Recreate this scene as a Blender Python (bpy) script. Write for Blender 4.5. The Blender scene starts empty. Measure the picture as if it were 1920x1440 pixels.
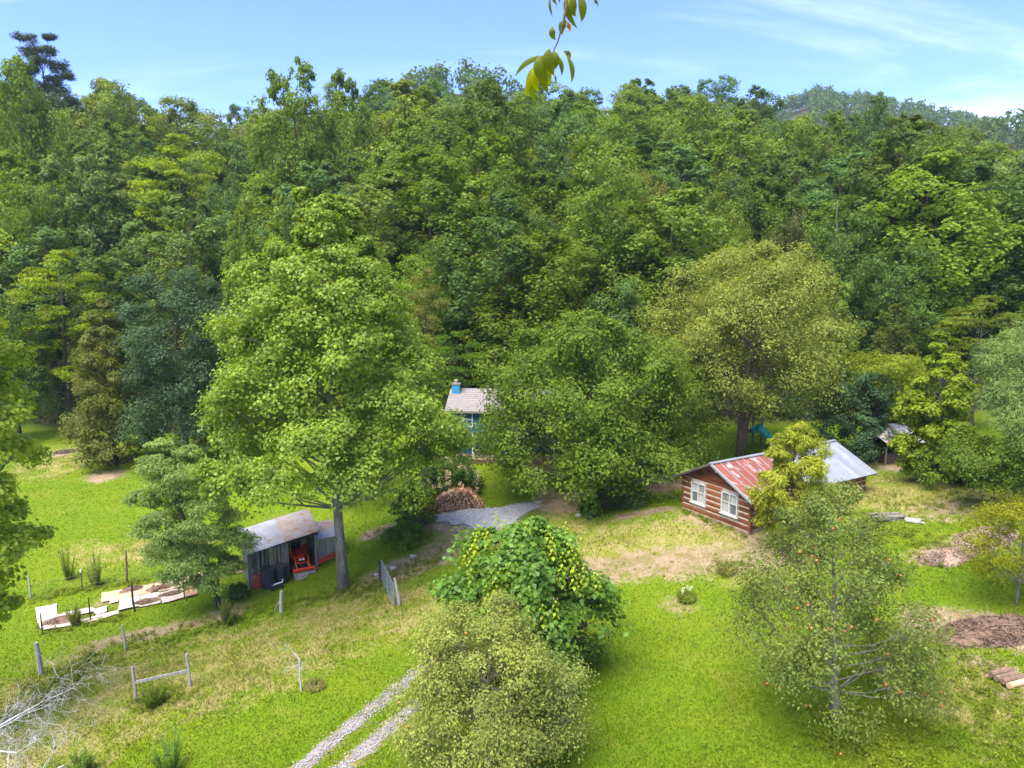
import bpy, math, random
import numpy as np
from mathutils import Vector, Matrix

# ------------------------------------------------------------------ camera, sky, sun, exposure
SC = bpy.context.scene
COL = SC.collection
F, CX, CY = 1330.0, 960.0, 720.0            # focal length and centre in pixels of the 1920 x 1440 photograph
PITCH = math.atan(200.0 / F)
CP, SP = math.cos(PITCH), math.sin(PITCH)
cam_data = bpy.data.cameras.new('camera')
cam = bpy.data.objects.new('camera', cam_data); COL.objects.link(cam)
cam_data.sensor_width = 36.0; cam_data.lens = F / 1920.0 * 36.0
cam_data.clip_start = 0.1; cam_data.clip_end = 6000
cam.location = (0, 0, 0); cam.rotation_euler = (math.pi / 2 - PITCH, 0, 0)
SC.camera = cam

SUN_TRAVEL = Vector((0.27, 0.38, -0.88)).normalized()
SUN_ELEV = math.asin(-SUN_TRAVEL.z)
SUN_ROT = math.atan2(-SUN_TRAVEL.x, -SUN_TRAVEL.y)
world = bpy.data.worlds.new('World'); SC.world = world; world.use_nodes = True
wn, wl = world.node_tree.nodes, world.node_tree.links
wn.clear()
w_out = wn.new('ShaderNodeOutputWorld'); w_bg = wn.new('ShaderNodeBackground')
w_sky = wn.new('ShaderNodeTexSky'); w_sky.sky_type = 'NISHITA'; w_sky.sun_disc = False
w_sky.sun_elevation = SUN_ELEV; w_sky.sun_rotation = SUN_ROT
w_sky.air_density = 1.0; w_sky.dust_density = 0.15; w_sky.ozone_density = 3.0; w_sky.altitude = 700
w_bg.inputs['Strength'].default_value = 0.13
# thin wispy cirrus spread over the whole dome
w_tc = wn.new('ShaderNodeTexCoord'); w_sep = wn.new('ShaderNodeSeparateXYZ')
wl.new(w_tc.outputs['Generated'], w_sep.inputs[0])
def wmath(op, a, b=None):
    n = wn.new('ShaderNodeMath'); n.operation = op
    for i, v in enumerate((a, b)):
        if v is None: continue
        if isinstance(v, (int, float)): n.inputs[i].default_value = v
        else: wl.new(v, n.inputs[i])
    return n.outputs[0]
zz = wmath('ADD', wmath('MAXIMUM', w_sep.outputs['Z'], 0.0), 0.12)
cxy = wn.new('ShaderNodeCombineXYZ')
wl.new(wmath('DIVIDE', w_sep.outputs['X'], zz), cxy.inputs[0])
wl.new(wmath('MULTIPLY', wmath('DIVIDE', w_sep.outputs['Y'], zz), 1.0), cxy.inputs[1])
cmap = wn.new('ShaderNodeMapping'); cmap.inputs['Rotation'].default_value = (0, 0, math.radians(-14))
cmap.inputs['Scale'].default_value = (0.55, 1.5, 1.0); cmap.inputs['Location'].default_value = (2.35, 0.9, 0.0)
wl.new(cxy.outputs[0], cmap.inputs['Vector'])
cn1 = wn.new('ShaderNodeTexNoise'); cn1.inputs['Scale'].default_value = 0.85; cn1.inputs['Detail'].default_value = 7
cn1.inputs['Roughness'].default_value = 0.58; cn1.inputs['Distortion'].default_value = 0.7
wl.new(cmap.outputs[0], cn1.inputs['Vector'])
cr = wn.new('ShaderNodeMapRange'); cr.inputs['From Min'].default_value = 0.42; cr.inputs['From Max'].default_value = 0.74
cr.inputs['To Max'].default_value = 0.8; cr.interpolation_type = 'SMOOTHSTEP'
wl.new(cn1.outputs['Fac'], cr.inputs['Value'])
cmix = wn.new('ShaderNodeMix'); cmix.data_type = 'RGBA'
cmix.inputs['B'].default_value = (4.0, 4.5, 5.6, 1)
wl.new(cr.outputs[0], cmix.inputs['Factor']); 
wtint = wn.new('ShaderNodeMix'); wtint.data_type = 'RGBA'; wtint.blend_type = 'MULTIPLY'; wtint.inputs['Factor'].default_value = 1.0
wtint.inputs['B'].default_value = (0.56, 0.63, 1.02, 1); wl.new(w_sky.outputs[0], wtint.inputs['A']); wl.new(wtint.outputs['Result'], cmix.inputs['A'])
wl.new(cmix.outputs['Result'], w_bg.inputs['Color']); wl.new(w_bg.outputs[0], w_out.inputs['Surface'])

sun_data = bpy.data.lights.new('sun', 'SUN'); sun_data.energy = 3.3; sun_data.angle = math.radians(50)
sun_data.color = (1.0, 0.95, 0.86)
sun = bpy.data.objects.new('sun', sun_data); COL.objects.link(sun)
sun.rotation_euler = SUN_TRAVEL.to_track_quat('-Z', 'Y').to_euler()

SC.view_settings.view_transform = 'Standard'; SC.view_settings.look = 'None'
SC.view_settings.gamma = 1.0; SC.view_settings.use_curve_mapping = False
SC.view_settings.exposure = 1.72
SC.render.engine = 'CYCLES'
SC.cycles.max_bounces = 7; SC.cycles.diffuse_bounces = 3; SC.cycles.transmission_bounces = 5
SC.cycles.glossy_bounces = 2; SC.cycles.transparent_max_bounces = 4; SC.cycles.volume_bounces = 0
SC.cycles.use_denoising = True

# ------------------------------------------------------------------ helpers
def tag(o, label=None, cat=None, group=None, kind=None):
    if label: o['label'] = label
    if cat: o['category'] = cat
    if group: o['group'] = group
    if kind: o['kind'] = kind
    return o

def link(o, parent=None):
    COL.objects.link(o)
    if parent is not None: o.parent = parent
    return o

def empty(name, loc=(0, 0, 0), rz=0.0, label=None, cat=None, group=None):
    o = bpy.data.objects.new(name, None); o.empty_display_size = 0.3
    o.location = loc; o.rotation_euler = (0, 0, rz); link(o)
    return tag(o, label, cat, group)

def mesh_np(name, V, polys_flat, sizes, mat=None, smooth=False):
    """fast mesh from numpy arrays: V (n,3), flat vertex indices, polygon sizes"""
    me = bpy.data.meshes.new(name)
    V = np.ascontiguousarray(V, np.float32); pf = np.ascontiguousarray(polys_flat, np.int32)
    sizes = np.ascontiguousarray(sizes, np.int32)
    me.vertices.add(len(V)); me.vertices.foreach_set('co', V.ravel())
    me.loops.add(len(pf)); me.loops.foreach_set('vertex_index', pf)
    me.polygons.add(len(sizes))
    st = np.zeros(len(sizes), np.int32); st[1:] = np.cumsum(sizes)[:-1]
    me.polygons.foreach_set('loop_start', st)
    if smooth: me.polygons.foreach_set('use_smooth', np.ones(len(sizes), bool))
    me.update(calc_edges=True)
    if mat: me.materials.append(mat)
    return me

class MB:
    """collects simple solids that become ONE mesh object"""
    def __init__(s): s.v = []; s.f = []
    def add(s, verts, faces):
        o = len(s.v); s.v += [tuple(map(float, p)) for p in verts]
        s.f += [tuple(i + o for i in f) for f in faces]; return s
    def box(s, c, size, rot=None, taper=None):
        hx, hy, hz = size[0] / 2, size[1] / 2, size[2] / 2
        P = []
        for z in (-hz, hz):
            k = 1.0 if (taper is None or z < 0) else taper
            for x, y in ((-hx, -hy), (hx, -hy), (hx, hy), (-hx, hy)): P.append(Vector((x * k, y * k, z)))
        if rot is not None: P = [rot @ p for p in P]
        c = Vector(c); P = [p + c for p in P]
        return s.add(P, [(0, 3, 2, 1), (4, 5, 6, 7), (0, 1, 5, 4), (1, 2, 6, 5), (2, 3, 7, 6), (3, 0, 4, 7)])
    def bar(s, a, b, w, h=None, up=(0, 0, 1)):
        a, b = Vector(a), Vector(b); h = h or w
        z = (b - a); L = z.length; z.normalize(); u = Vector(up)
        if abs(z.dot(u)) > 0.95: u = Vector((1, 0, 0))
        x = u.cross(z).normalized(); y = z.cross(x)
        R = Matrix((x, y, z)).transposed()
        return s.box((a + b) / 2, (w, h, L), R)
    def tube(s, pts, rad, n=6, cap=True):
        pts = [Vector(p) for p in pts]
        if isinstance(rad, (int, float)): rad = [rad] * len(pts)
        o = len(s.v); px = None
        for i, p in enumerate(pts):
            d = (pts[min(i + 1, len(pts) - 1)] - pts[max(i - 1, 0)])
            if d.length < 1e-9: d = Vector((0, 0, 1))
            d.normalize()
            if px is None:
                u = Vector((0, 0, 1)) if abs(d.z) < 0.9 else Vector((1, 0, 0)); px = u.cross(d).normalized()
            else:
                px = (px - d * px.dot(d))
                px = px.normalized() if px.length > 1e-6 else Vector((1, 0, 0))
            py = d.cross(px)
            for k in range(n):
                a = 2 * math.pi * k / n
                s.v.append(tuple(p + (px * math.cos(a) + py * math.sin(a)) * rad[i]))
        for i in range(len(pts) - 1):
            for k in range(n):
                a, b = o + i * n + k, o + i * n + (k + 1) % n
                s.f.append((a, b, b + n, a + n))
        if cap:
            s.f.append(tuple(o + k for k in range(n))[::-1])
            e = o + (len(pts) - 1) * n; s.f.append(tuple(e + k for k in range(n)))
        return s
    def lathe(s, c, prof, n=16):
        o = len(s.v)
        for r, z in prof:
            for k in range(n):
                a = 2 * math.pi * k / n; s.v.append((c[0] + r * math.cos(a), c[1] + r * math.sin(a), c[2] + z))
        for i in range(len(prof) - 1):
            for k in range(n):
                a, b = o + i * n + k, o + i * n + (k + 1) % n; s.f.append((a, b, b + n, a + n))
        s.f.append(tuple(o + k for k in range(n))[::-1]); e = o + (len(prof) - 1) * n
        s.f.append(tuple(e + k for k in range(n))); return s
    def mesh(s, name, mat=None, smooth=False):
        me = bpy.data.meshes.new(name); me.from_pydata(s.v, [], s.f)
        if smooth: me.polygons.foreach_set('use_smooth', np.ones(len(me.polygons), bool))
        me.update()
        if mat: me.materials.append(mat)
        return me
    def build(s, name, mat=None, parent=None, smooth=False, bevel=0.0):
        o = bpy.data.objects.new(name, s.mesh(name, mat, smooth)); link(o, parent)
        if bevel:
            b = o.modifiers.new('bevel', 'BEVEL'); b.width = bevel; b.segments = 1; b.limit_method = 'ANGLE'
        return o

# ------------------------------------------------------------------ picture geometry: a pixel ray and the lie of the land
def ray(px, py):
    a, t = (px - CX) / F, (CY - py) / F
    return np.array([a, CP + t * SP, -SP + t * CP])
def ratio(py):                                # rise per metre of depth on that pixel row
    t = (CY - py) / F
    return (-SP + t * CP) / (CP + t * SP)
def at(px, py, depth):
    d = ray(px, py); return d * (depth / d[1])

# control points (pixel, depth in metres) of the valley floor
_cp = [(0, 1440, 24.8), (250, 1440, 24.3), (600, 1440, 21.6), (918, 1440, 20.3), (1200, 1440, 19.7), (1550, 1440, 18.8), (1900, 1440, 18.0),
       (255, 1318, 28.0), (500, 1290, 27.5), (750, 1135, 34.2), (640, 1105, 38.0), (75, 1180, 36.3), (370, 1095, 41.0), (470, 1105, 39.9),
       (597, 1064, 42.1), (570, 1073, 41.6), (180, 940, 54.0), (200, 880, 61.5), (120, 848, 68.0), (60, 800, 77.0), (700, 960, 48.5),
       (900, 970, 43.2), (830, 985, 42.2), (1000, 945, 45.0), (900, 866, 53.0), (1110, 930, 47.0), (1280, 957, 40.2), (1400, 1002, 36.5),
       (1150, 1060, 35.5), (1285, 1130, 30.8), (1568, 1350, 21.6), (1840, 1010, 33.0), (1690, 862, 50.0), (1385, 857, 54.5),
       (1320, 830, 58.0), (1640, 905, 43.5), (1800, 900, 42.0), (1880, 1190, 24.5), (1900, 850, 50.0), (750, 1280, 27.0)]
_P = np.array([at(*c) for c in _cp])
_extra = np.array([(-60, 12, -19.5), (-55, 40, -19.0), (-60, 75, -16.0), (0, 72, -13.8), (20, 72, -13.4), (55, 72, -11.5), (55, 35, -10.5),
                   (40, 10, -11.5), (0, -25, -13.0), (-40, -25, -17.0), (40, -25, -10.0), (-25, 70, -15.8), (80, 60, -9.0), (-90, 60, -18.0)], float)
_P = np.vstack([_P, _extra])
def _tps_fit(P, lam=6.0):
    X = P[:, :2]; n = len(X)
    r = np.linalg.norm(X[:, None] - X[None], axis=2)
    K = np.where(r > 0, r ** 2 * np.log(np.maximum(r, 1e-9)), 0) + lam * np.eye(n)
    Q = np.hstack([np.ones((n, 1)), X]); A = np.zeros((n + 3, n + 3))
    A[:n, :n] = K; A[:n, n:] = Q; A[n:, :n] = Q.T
    b = np.zeros(n + 3); b[:n] = P[:, 2]
    return np.linalg.solve(A, b)
_W = _tps_fit(_P)
def _floor(x, y):
    x = np.clip(x, -75, 75); y = np.clip(y, -25, 80)
    out = _W[-3] + _W[-2] * x + _W[-1] * y
    for i in range(len(_P)):
        r2 = (x - _P[i, 0]) ** 2 + (y - _P[i, 1]) ** 2
        out = out + _W[i] * 0.5 * r2 * np.log(np.maximum(r2, 1e-12))
    return out
# wooded hill: pixel row of the tree tops along its crest, and the crest's depth
_hx = [-900, -200, 0, 150, 300, 440, 520, 700, 800, 960, 1100, 1320, 1430, 1500, 1640, 1780, 1920, 2300, 2900]
_hs = [120, 120, 135, 168, 200, 222, 205, 185, 172, 178, 170, 168, 202, 238, 266, 298, 328, 370, 400]
_hd = [170, 175, 178, 182, 186, 190, 188, 186, 186, 186, 188, 190, 185, 175, 165, 150, 140, 130, 120]
def hnoise(x, y):
    return np.sin(x * 0.061 + 1.3) * np.cos(y * 0.053 - 0.4) + 0.5 * np.sin(x * 0.13 - y * 0.11 + 2.0)
RID = [  # far ridges: depth, width, pixel columns, pixel rows of the tree tops
    (430, 90, [500, 620, 700, 760, 850, 930, 1000, 1100, 1200], [330, 225, 168, 142, 124, 132, 165, 230, 330]),
    (760, 190, [1250, 1400, 1510, 1600, 1700, 1800, 1920, 2100, 2500], [330, 210, 168, 180, 197, 220, 262, 330, 420]),
    (420, 110, [1560, 1700, 1800, 1860, 1920, 2100, 2500], [400, 300, 236, 211, 212, 200, 190])]
def ground(x, y):
    x = np.asarray(x, float); y = np.asarray(y, float)
    fl = _floor(x, y)
    yy = np.maximum(y, 30.0); px = 960 + F * x / (yy * 0.99)
    S = np.interp(px, _hx, _hs); D = np.interp(px, _hx, _hd)
    ye = np.interp(px, [0, 300, 960, 1400, 1920], [79, 74, 66, 66, 66])
    zc = D * ratio(S) - 21.0
    s = np.clip((y - ye) / (D - ye), 0, 1)
    e = s * (0.72 + 0.28 * s) ; e = np.where(s < 0.08, e * (s / 0.08) ** 0.6, e)
    z = fl * (1 - e) + zc * e + 0.9 * hnoise(x, y) * np.clip(s * 4, 0, 1)
    back = np.clip(y - D, 0, None)
    z = z - 0.22 * back * np.exp(-back / 300.0)
    for d, w, xs, ys in RID:
        top = d * ratio(np.interp(px, xs, ys)) - 15.0
        k = np.exp(-((y - d) / w) ** 2)
        z = np.where(y > D + 20, np.maximum(z, -25 + (top + 25) * k), z)
    return z
def gz(x, y): return float(ground(np.array([x]), np.array([y]))[0])
def on_ground(px, py, near=14.0, far=400.0):
    """where the sight line of a pixel meets the land"""
    d = ray(px, py); d = d / d[1]
    Y = np.arange(near, far, 0.1); z = ground(d[0] * Y, Y)
    hit = np.where(d[2] * Y <= z)[0]
    Yh = Y[hit[0]] if len(hit) else far
    return Vector((d[0] * Yh, Yh, gz(d[0] * Yh, Yh)))
# ------------------------------------------------------------------ materials
class NT:
    def __init__(s, m): s.n = m.node_tree.nodes; s.l = m.node_tree.links
    def new(s, t, **kw):
        n = s.n.new(t)
        for k, v in kw.items(): setattr(n, k, v)
        return n
    def put(s, sock, v):
        if v is None: return
        if hasattr(v, 'is_output') or isinstance(v, bpy.types.NodeSocket): s.l.new(v, sock)
        elif isinstance(v, (tuple, list)) and len(v) == 3 and sock.type == 'RGBA': sock.default_value = (*v, 1)
        else: sock.default_value = v
    def mix(s, f, a, b, blend='MIX'):
        n = s.new('ShaderNodeMix', data_type='RGBA', blend_type=blend)
        s.put(n.inputs['Factor'], f); s.put(n.inputs['A'], a); s.put(n.inputs['B'], b); return n.outputs['Result']
    def math(s, op, a, b=None, c=None):
        n = s.new('ShaderNodeMath', operation=op)
        for i, v in enumerate((a, b, c)): s.put(n.inputs[i], v)
        return n.outputs[0]
    def ramp(s, v, lo, hi, a=0.0, b=1.0):
        n = s.new('ShaderNodeMapRange'); n.interpolation_type = 'SMOOTHSTEP'
        s.put(n.inputs['Value'], v); n.inputs['From Min'].default_value = lo; n.inputs['From Max'].default_value = hi
        n.inputs['To Min'].default_value = a; n.inputs['To Max'].default_value = b; return n.outputs[0]
    def noise(s, vec, scale, detail=3, rough=0.55, dist=0.0, out='Fac'):
        n = s.new('ShaderNodeTexNoise'); s.put(n.inputs['Vector'], vec); n.inputs['Scale'].default_value = scale
        n.inputs['Detail'].default_value = detail; n.inputs['Roughness'].default_value = rough; n.inputs['Distortion'].default_value = dist
        return n.outputs[out]
    def mapping(s, vec, scale=(1, 1, 1), rot=(0, 0, 0), loc=(0, 0, 0)):
        n = s.new('ShaderNodeMapping'); s.put(n.inputs['Vector'], vec); n.inputs['Scale'].default_value = scale
        n.inputs['Rotation'].default_value = rot; n.inputs['Location'].default_value = loc; return n.outputs[0]

def new_mat(name):
    m = bpy.data.materials.new(name); m.use_nodes = True
    nt = NT(m); b = nt.n.get('Principled BSDF'); return m, nt, b

def surf(name, c1, c2=None, scale=3.0, rough=0.8, metal=0.0, stretch=(1, 1, 1), lo=0.35, hi=0.65, c3=None, scale3=12.0, bump=0.15, spec=0.3, rnd=0.25, detail=4, island=0.0):
    """weathered surface: two tones in large blotches, a third in small ones, a little relief; pieces differ a little in tone"""
    m, nt, b = new_mat(name)
    tc = nt.new('ShaderNodeTexCoord'); oi = nt.new('ShaderNodeObjectInfo')
    off = nt.new('ShaderNodeVectorMath', operation='SCALE'); off.inputs[0].default_value = (37.0, 19.0, 53.0)
    nt.put(off.inputs['Scale'], oi.outputs['Random'])
    ad = nt.new('ShaderNodeVectorMath', operation='ADD'); nt.put(ad.inputs[0], tc.outputs['Object']); nt.put(ad.inputs[1], off.outputs[0])
    vec = nt.mapping(ad.outputs[0], stretch)
    c2 = c2 or tuple(x * 0.7 for x in c1)
    col = nt.mix(nt.ramp(nt.noise(vec, scale, detail, 0.6, 0.3), lo, hi), c1, c2)
    if c3: col = nt.mix(nt.ramp(nt.noise(vec, scale3, 4, 0.65), 0.52, 0.7), col, c3)
    val = nt.math('ADD', nt.math('MULTIPLY', oi.outputs['Random'], rnd), 1.0 - rnd / 2)
    if island:
        g_ = nt.new('ShaderNodeNewGeometry'); val = nt.math('MULTIPLY', val, nt.math('ADD', 1.0 - island, nt.math('MULTIPLY', g_.outputs['Random Per Island'], 2 * island)))
    hs = nt.new('ShaderNodeHueSaturation'); nt.put(hs.inputs['Color'], col); nt.put(hs.inputs['Value'], val)
    nt.put(b.inputs['Base Color'], hs.outputs[0]); b.inputs['Roughness'].default_value = rough
    b.inputs['Metallic'].default_value = metal; b.inputs['Specular IOR Level'].default_value = spec
    if bump:
        bp = nt.new('ShaderNodeBump'); bp.inputs['Strength'].default_value = bump; bp.inputs['Distance'].default_value = 0.05
        nt.put(bp.inputs['Height'], nt.noise(vec, scale * 5, 5, 0.7)); nt.put(b.inputs['Normal'], bp.outputs[0])
    return m

def leaf_mat(name, spread=0.3, warm=0.12, trans=0.46, rough=0.5, spec=0.22, clump=0.5):
    """leaves: the object's own colour, varied leaf by leaf and branch by branch, letting light through"""
    m, nt, b = new_mat(name)
    oi = nt.new('ShaderNodeObjectInfo'); ge = nt.new('ShaderNodeNewGeometry'); tc = nt.new('ShaderNodeTexCoord')
    rpi = ge.outputs['Random Per Island']
    n1 = nt.noise(tc.outputs['Object'], clump, 2, 0.5)
    hs = nt.new('ShaderNodeHueSaturation'); nt.put(hs.inputs['Color'], oi.outputs['Color'])
    v = nt.math('ADD', nt.math('MULTIPLY', rpi, spread * 2), 1.1 - spread)
    v = nt.math('MULTIPLY', v, nt.ramp(n1, 0.25, 0.75, 0.76, 1.26))
    nt.put(hs.inputs['Value'], v); hs.inputs['Saturation'].default_value = 1.1
    nt.put(hs.inputs['Hue'], nt.math('ADD', 0.5, nt.math('MULTIPLY', nt.math('SUBTRACT', n1, 0.5), -0.07 * warm * 4)))
    yl = nt.math('MULTIPLY', nt.math('GREATER_THAN', nt.math('FRACT', nt.math('MULTIPLY', rpi, 61.7)), 1.0 - 0.05 * (1 + warm)), 0.3)
    col = nt.mix(yl, hs.outputs[0], nt.mix(1.0, hs.outputs[0], (2.1, 1.45, 0.8), 'MULTIPLY'))
    nt.put(b.inputs['Base Color'], col); b.inputs['Roughness'].default_value = rough; b.inputs['Specular IOR Level'].default_value = spec
    tr = nt.new('ShaderNodeBsdfTranslucent'); nt.put(tr.inputs['Color'], nt.mix(1.0, col, (1.5, 1.35, 0.5), 'MULTIPLY'))
    mx = nt.new('ShaderNodeMixShader'); mx.inputs[0].default_value = trans
    nt.l.new(b.outputs[0], mx.inputs[1]); nt.l.new(tr.outputs[0], mx.inputs[2])
    nt.l.new(mx.outputs[0], nt.n['Material Output'].inputs['Surface'])
    return m

M = {}
M['leaf'] = leaf_mat('leaf')
M['leaf_glossy'] = leaf_mat('leaf_glossy', spread=0.3, rough=0.4, spec=0.25, trans=0.42, clump=0.9)
M['leaf_soft'] = leaf_mat('leaf_soft', spread=0.32, rough=0.6, spec=0.18, trans=0.42, clump=0.7)
M['needle'] = leaf_mat('needle', spread=0.3, rough=0.6, spec=0.2, trans=0.2, warm=0.1)
M['bark'] = surf('bark', (0.26, 0.22, 0.175), (0.15, 0.125, 0.1), 6, 0.9, stretch=(1, 1, 0.25), c3=(0.33, 0.32, 0.27), scale3=5, bump=0.5)
M['bark_dark'] = surf('bark_dark', (0.085, 0.068, 0.052), (0.05, 0.04, 0.03), 6, 0.9, stretch=(1, 1, 0.25), bump=0.5)
M['bark_brown'] = surf('bark_brown', (0.16, 0.11, 0.08), (0.1, 0.07, 0.05), 6, 0.9, stretch=(1, 1, 0.25), bump=0.5)
M['bark_dead'] = surf('bark_dead', (0.62, 0.59, 0.55), (0.46, 0.43, 0.4), 8, 0.9, c3=(0.7, 0.68, 0.64), bump=0.3)

# ground colour: grass, dry grass, bare earth and forest litter, read from the 'cover' paint of the sheet
def ground_colour(nt, fine=True):
    at_ = nt.new('ShaderNodeAttribute', attribute_name='cover'); ge = nt.new('ShaderNodeNewGeometry')
    sp = nt.new('ShaderNodeSeparateColor'); nt.put(sp.inputs[0], at_.outputs['Color'])
    P = ge.outputs['Position']
    nb = nt.noise(P, 0.16, 4, 0.6, 0.4); nm = nt.noise(P, 0.9, 4, 0.65); nf = nt.noise(P, 6.0, 4, 0.7)
    lush = nt.mix(nt.ramp(nb, 0.35, 0.68), (0.128, 0.205, 0.006), (0.180, 0.236, 0.009))
    lush = nt.mix(nt.ramp(nm, 0.42, 0.75, 0, 0.55), lush, (0.205, 0.222, 0.018))
    lush = nt.mix(nt.ramp(nf, 0.3, 0.75, 0, 0.65), lush, (0.105, 0.170, 0.007))
    lush = nt.mix(nt.ramp(nt.noise(P, 2.3, 5, 0.7), 0.52, 0.72, 0, 0.5), lush, (0.098, 0.160, 0.010))
    lush = nt.mix(nt.ramp(nt.noise(P, 0.45, 5, 0.7, 0.6), 0.55, 0.75, 0, 0.6), lush, (0.23, 0.225, 0.035))
    dry = nt.mix(nt.ramp(nm, 0.38, 0.66), (0.20, 0.215, 0.025), (0.31, 0.27, 0.085))
    dry = nt.mix(nt.ramp(nf, 0.45, 0.72, 0, 0.6), dry, (0.36, 0.30, 0.13))
    dirt = nt.mix(nt.ramp(nm, 0.35, 0.68), (0.205, 0.138, 0.072), (0.335, 0.25, 0.15))
    dirt = nt.mix(nt.ramp(nf, 0.5, 0.7, 0, 0.7), dirt, (0.41, 0.325, 0.205))
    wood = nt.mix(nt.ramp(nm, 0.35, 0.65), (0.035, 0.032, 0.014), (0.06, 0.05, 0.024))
    jit = nt.math('ADD', nt.math('MULTIPLY', nt.math('SUBTRACT', nm, 0.5), 1.1), nt.math('MULTIPLY', nt.math('SUBTRACT', nf, 0.5), 1.2))
    def msk(ch, amp=1.0):
        v = nt.math('ADD', sp.outputs[ch], nt.math('MULTIPLY', nt.math('MULTIPLY', jit, amp), nt.ramp(sp.outputs[ch], 0.02, 0.25)))
        return nt.ramp(v, 0.22, 0.78)
    col = nt.mix(msk('Green', 1.3), lush, dry)
    col = nt.mix(msk('Red', 1.1), col, dirt)
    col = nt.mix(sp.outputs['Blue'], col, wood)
    return col, nf, nm
m, nt, b = new_mat('meadow_ground')
c_, nf_, nm_ = ground_colour(nt); nt.put(b.inputs['Base Color'], c_); b.inputs['Roughness'].default_value = 0.95
b.inputs['Specular IOR Level'].default_value = 0.1
bp = nt.new('ShaderNodeBump'); bp.inputs['Strength'].default_value = 0.6; bp.inputs['Distance'].default_value = 0.12
ge_ = nt.new('ShaderNodeNewGeometry'); nt.put(bp.inputs['Height'], nt.math('ADD', nf_, nt.noise(ge_.outputs['Position'], 22, 3, 0.7)))
nt.put(b.inputs['Normal'], bp.outputs[0]); M['ground'] = m
m, nt, b = new_mat('grass_blades')
c_, nf_, nm_ = ground_colour(nt); ge_ = nt.new('ShaderNodeNewGeometry')
hs_ = nt.new('ShaderNodeHueSaturation'); nt.put(hs_.inputs['Color'], c_)
nt.put(hs_.inputs['Value'], nt.math('ADD', 0.92, nt.math('MULTIPLY', ge_.outputs['Random Per Island'], 0.36)))
nt.put(b.inputs['Base Color'], hs_.outputs[0]); b.inputs['Roughness'].default_value = 0.7; b.inputs['Specular IOR Level'].default_value = 0.15
tr_ = nt.new('ShaderNodeBsdfTranslucent'); nt.put(tr_.inputs['Color'], hs_.outputs[0])
mx_ = nt.new('ShaderNodeMixShader'); mx_.inputs[0].default_value = 0.35
nt.l.new(b.outputs[0], mx_.inputs[1]); nt.l.new(tr_.outputs[0], mx_.inputs[2]); nt.l.new(mx_.outputs[0], nt.n['Material Output'].inputs['Surface'])
M['grass'] = m
m, nt, b = new_mat('grey_gravel')
ge_ = nt.new('ShaderNodeNewGeometry'); vo = nt.new('ShaderNodeTexVoronoi'); vo.inputs['Scale'].default_value = 14; nt.put(vo.inputs['Vector'], ge_.outputs['Position'])
sv = nt.new('ShaderNodeSeparateColor'); nt.put(sv.inputs[0], vo.outputs['Color'])
g_ = nt.mix(sv.outputs['Red'], (0.19, 0.19, 0.198), (0.42, 0.42, 0.43))
g_ = nt.mix(nt.ramp(nt.noise(ge_.outputs['Position'], 0.9, 4), 0.5, 0.75, 0, 0.55), g_, (0.34, 0.29, 0.23))
nt.put(b.inputs['Base Color'], g_); b.inputs['Roughness'].default_value = 0.9
bp = nt.new('ShaderNodeBump'); bp.inputs['Strength'].default_value = 0.7; bp.inputs['Distance'].default_value = 0.04
nt.put(bp.inputs['Height'], vo.outputs['Distance']); nt.put(b.inputs['Normal'], bp.outputs[0]); M['gravel'] = m

M['gravel_track'] = surf('track_gravel', (0.27, 0.24, 0.205), (0.19, 0.165, 0.13), 1.1, .95, c3=(.34, .32, .29), scale3=16, bump=.6, rnd=0)

# ------------------------------------------------------------------ ground sheet
def poly_w(pix): return [on_ground(*p) for p in pix]
def dist_line(X, Y, pts):
    d = np.full(X.shape, 1e9)
    for a, b in zip(pts[:-1], pts[1:]):
        ax, ay, bx, by = a[0], a[1], b[0], b[1]; L2 = (bx - ax) ** 2 + (by - ay) ** 2 + 1e-9
        t = np.clip(((X - ax) * (bx - ax) + (Y - ay) * (by - ay)) / L2, 0, 1)
        d = np.minimum(d, np.hypot(X - ax - t * (bx - ax), Y - ay - t * (by - ay)))
    return d
def in_poly(X, Y, pts):
    c = np.zeros(X.shape, bool); n = len(pts)
    for i in range(n):
        x1, y1 = pts[i][0], pts[i][1]; x2, y2 = pts[(i + 1) % n][0], pts[(i + 1) % n][1]
        if abs(y1 - y2) < 1e-9: continue
        c ^= ((y1 > Y) != (y2 > Y)) & (X < (x2 - x1) * (Y - y1) / (y2 - y1) + x1)
    return c
def blob(X, Y, c, rx, ry, rot=0.0):
    ca, sa = math.cos(rot), math.sin(rot); dx, dy = X - c[0], Y - c[1]
    return np.clip(1.5 - np.hypot((dx * ca + dy * sa) / rx, (-dx * sa + dy * ca) / ry), 0, 1)
def line(X, Y, pix, w, soft=0.7):
    d = dist_line(X, Y, poly_w(pix)); return np.clip(1 - (d - w) / soft, 0, 1)

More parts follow.
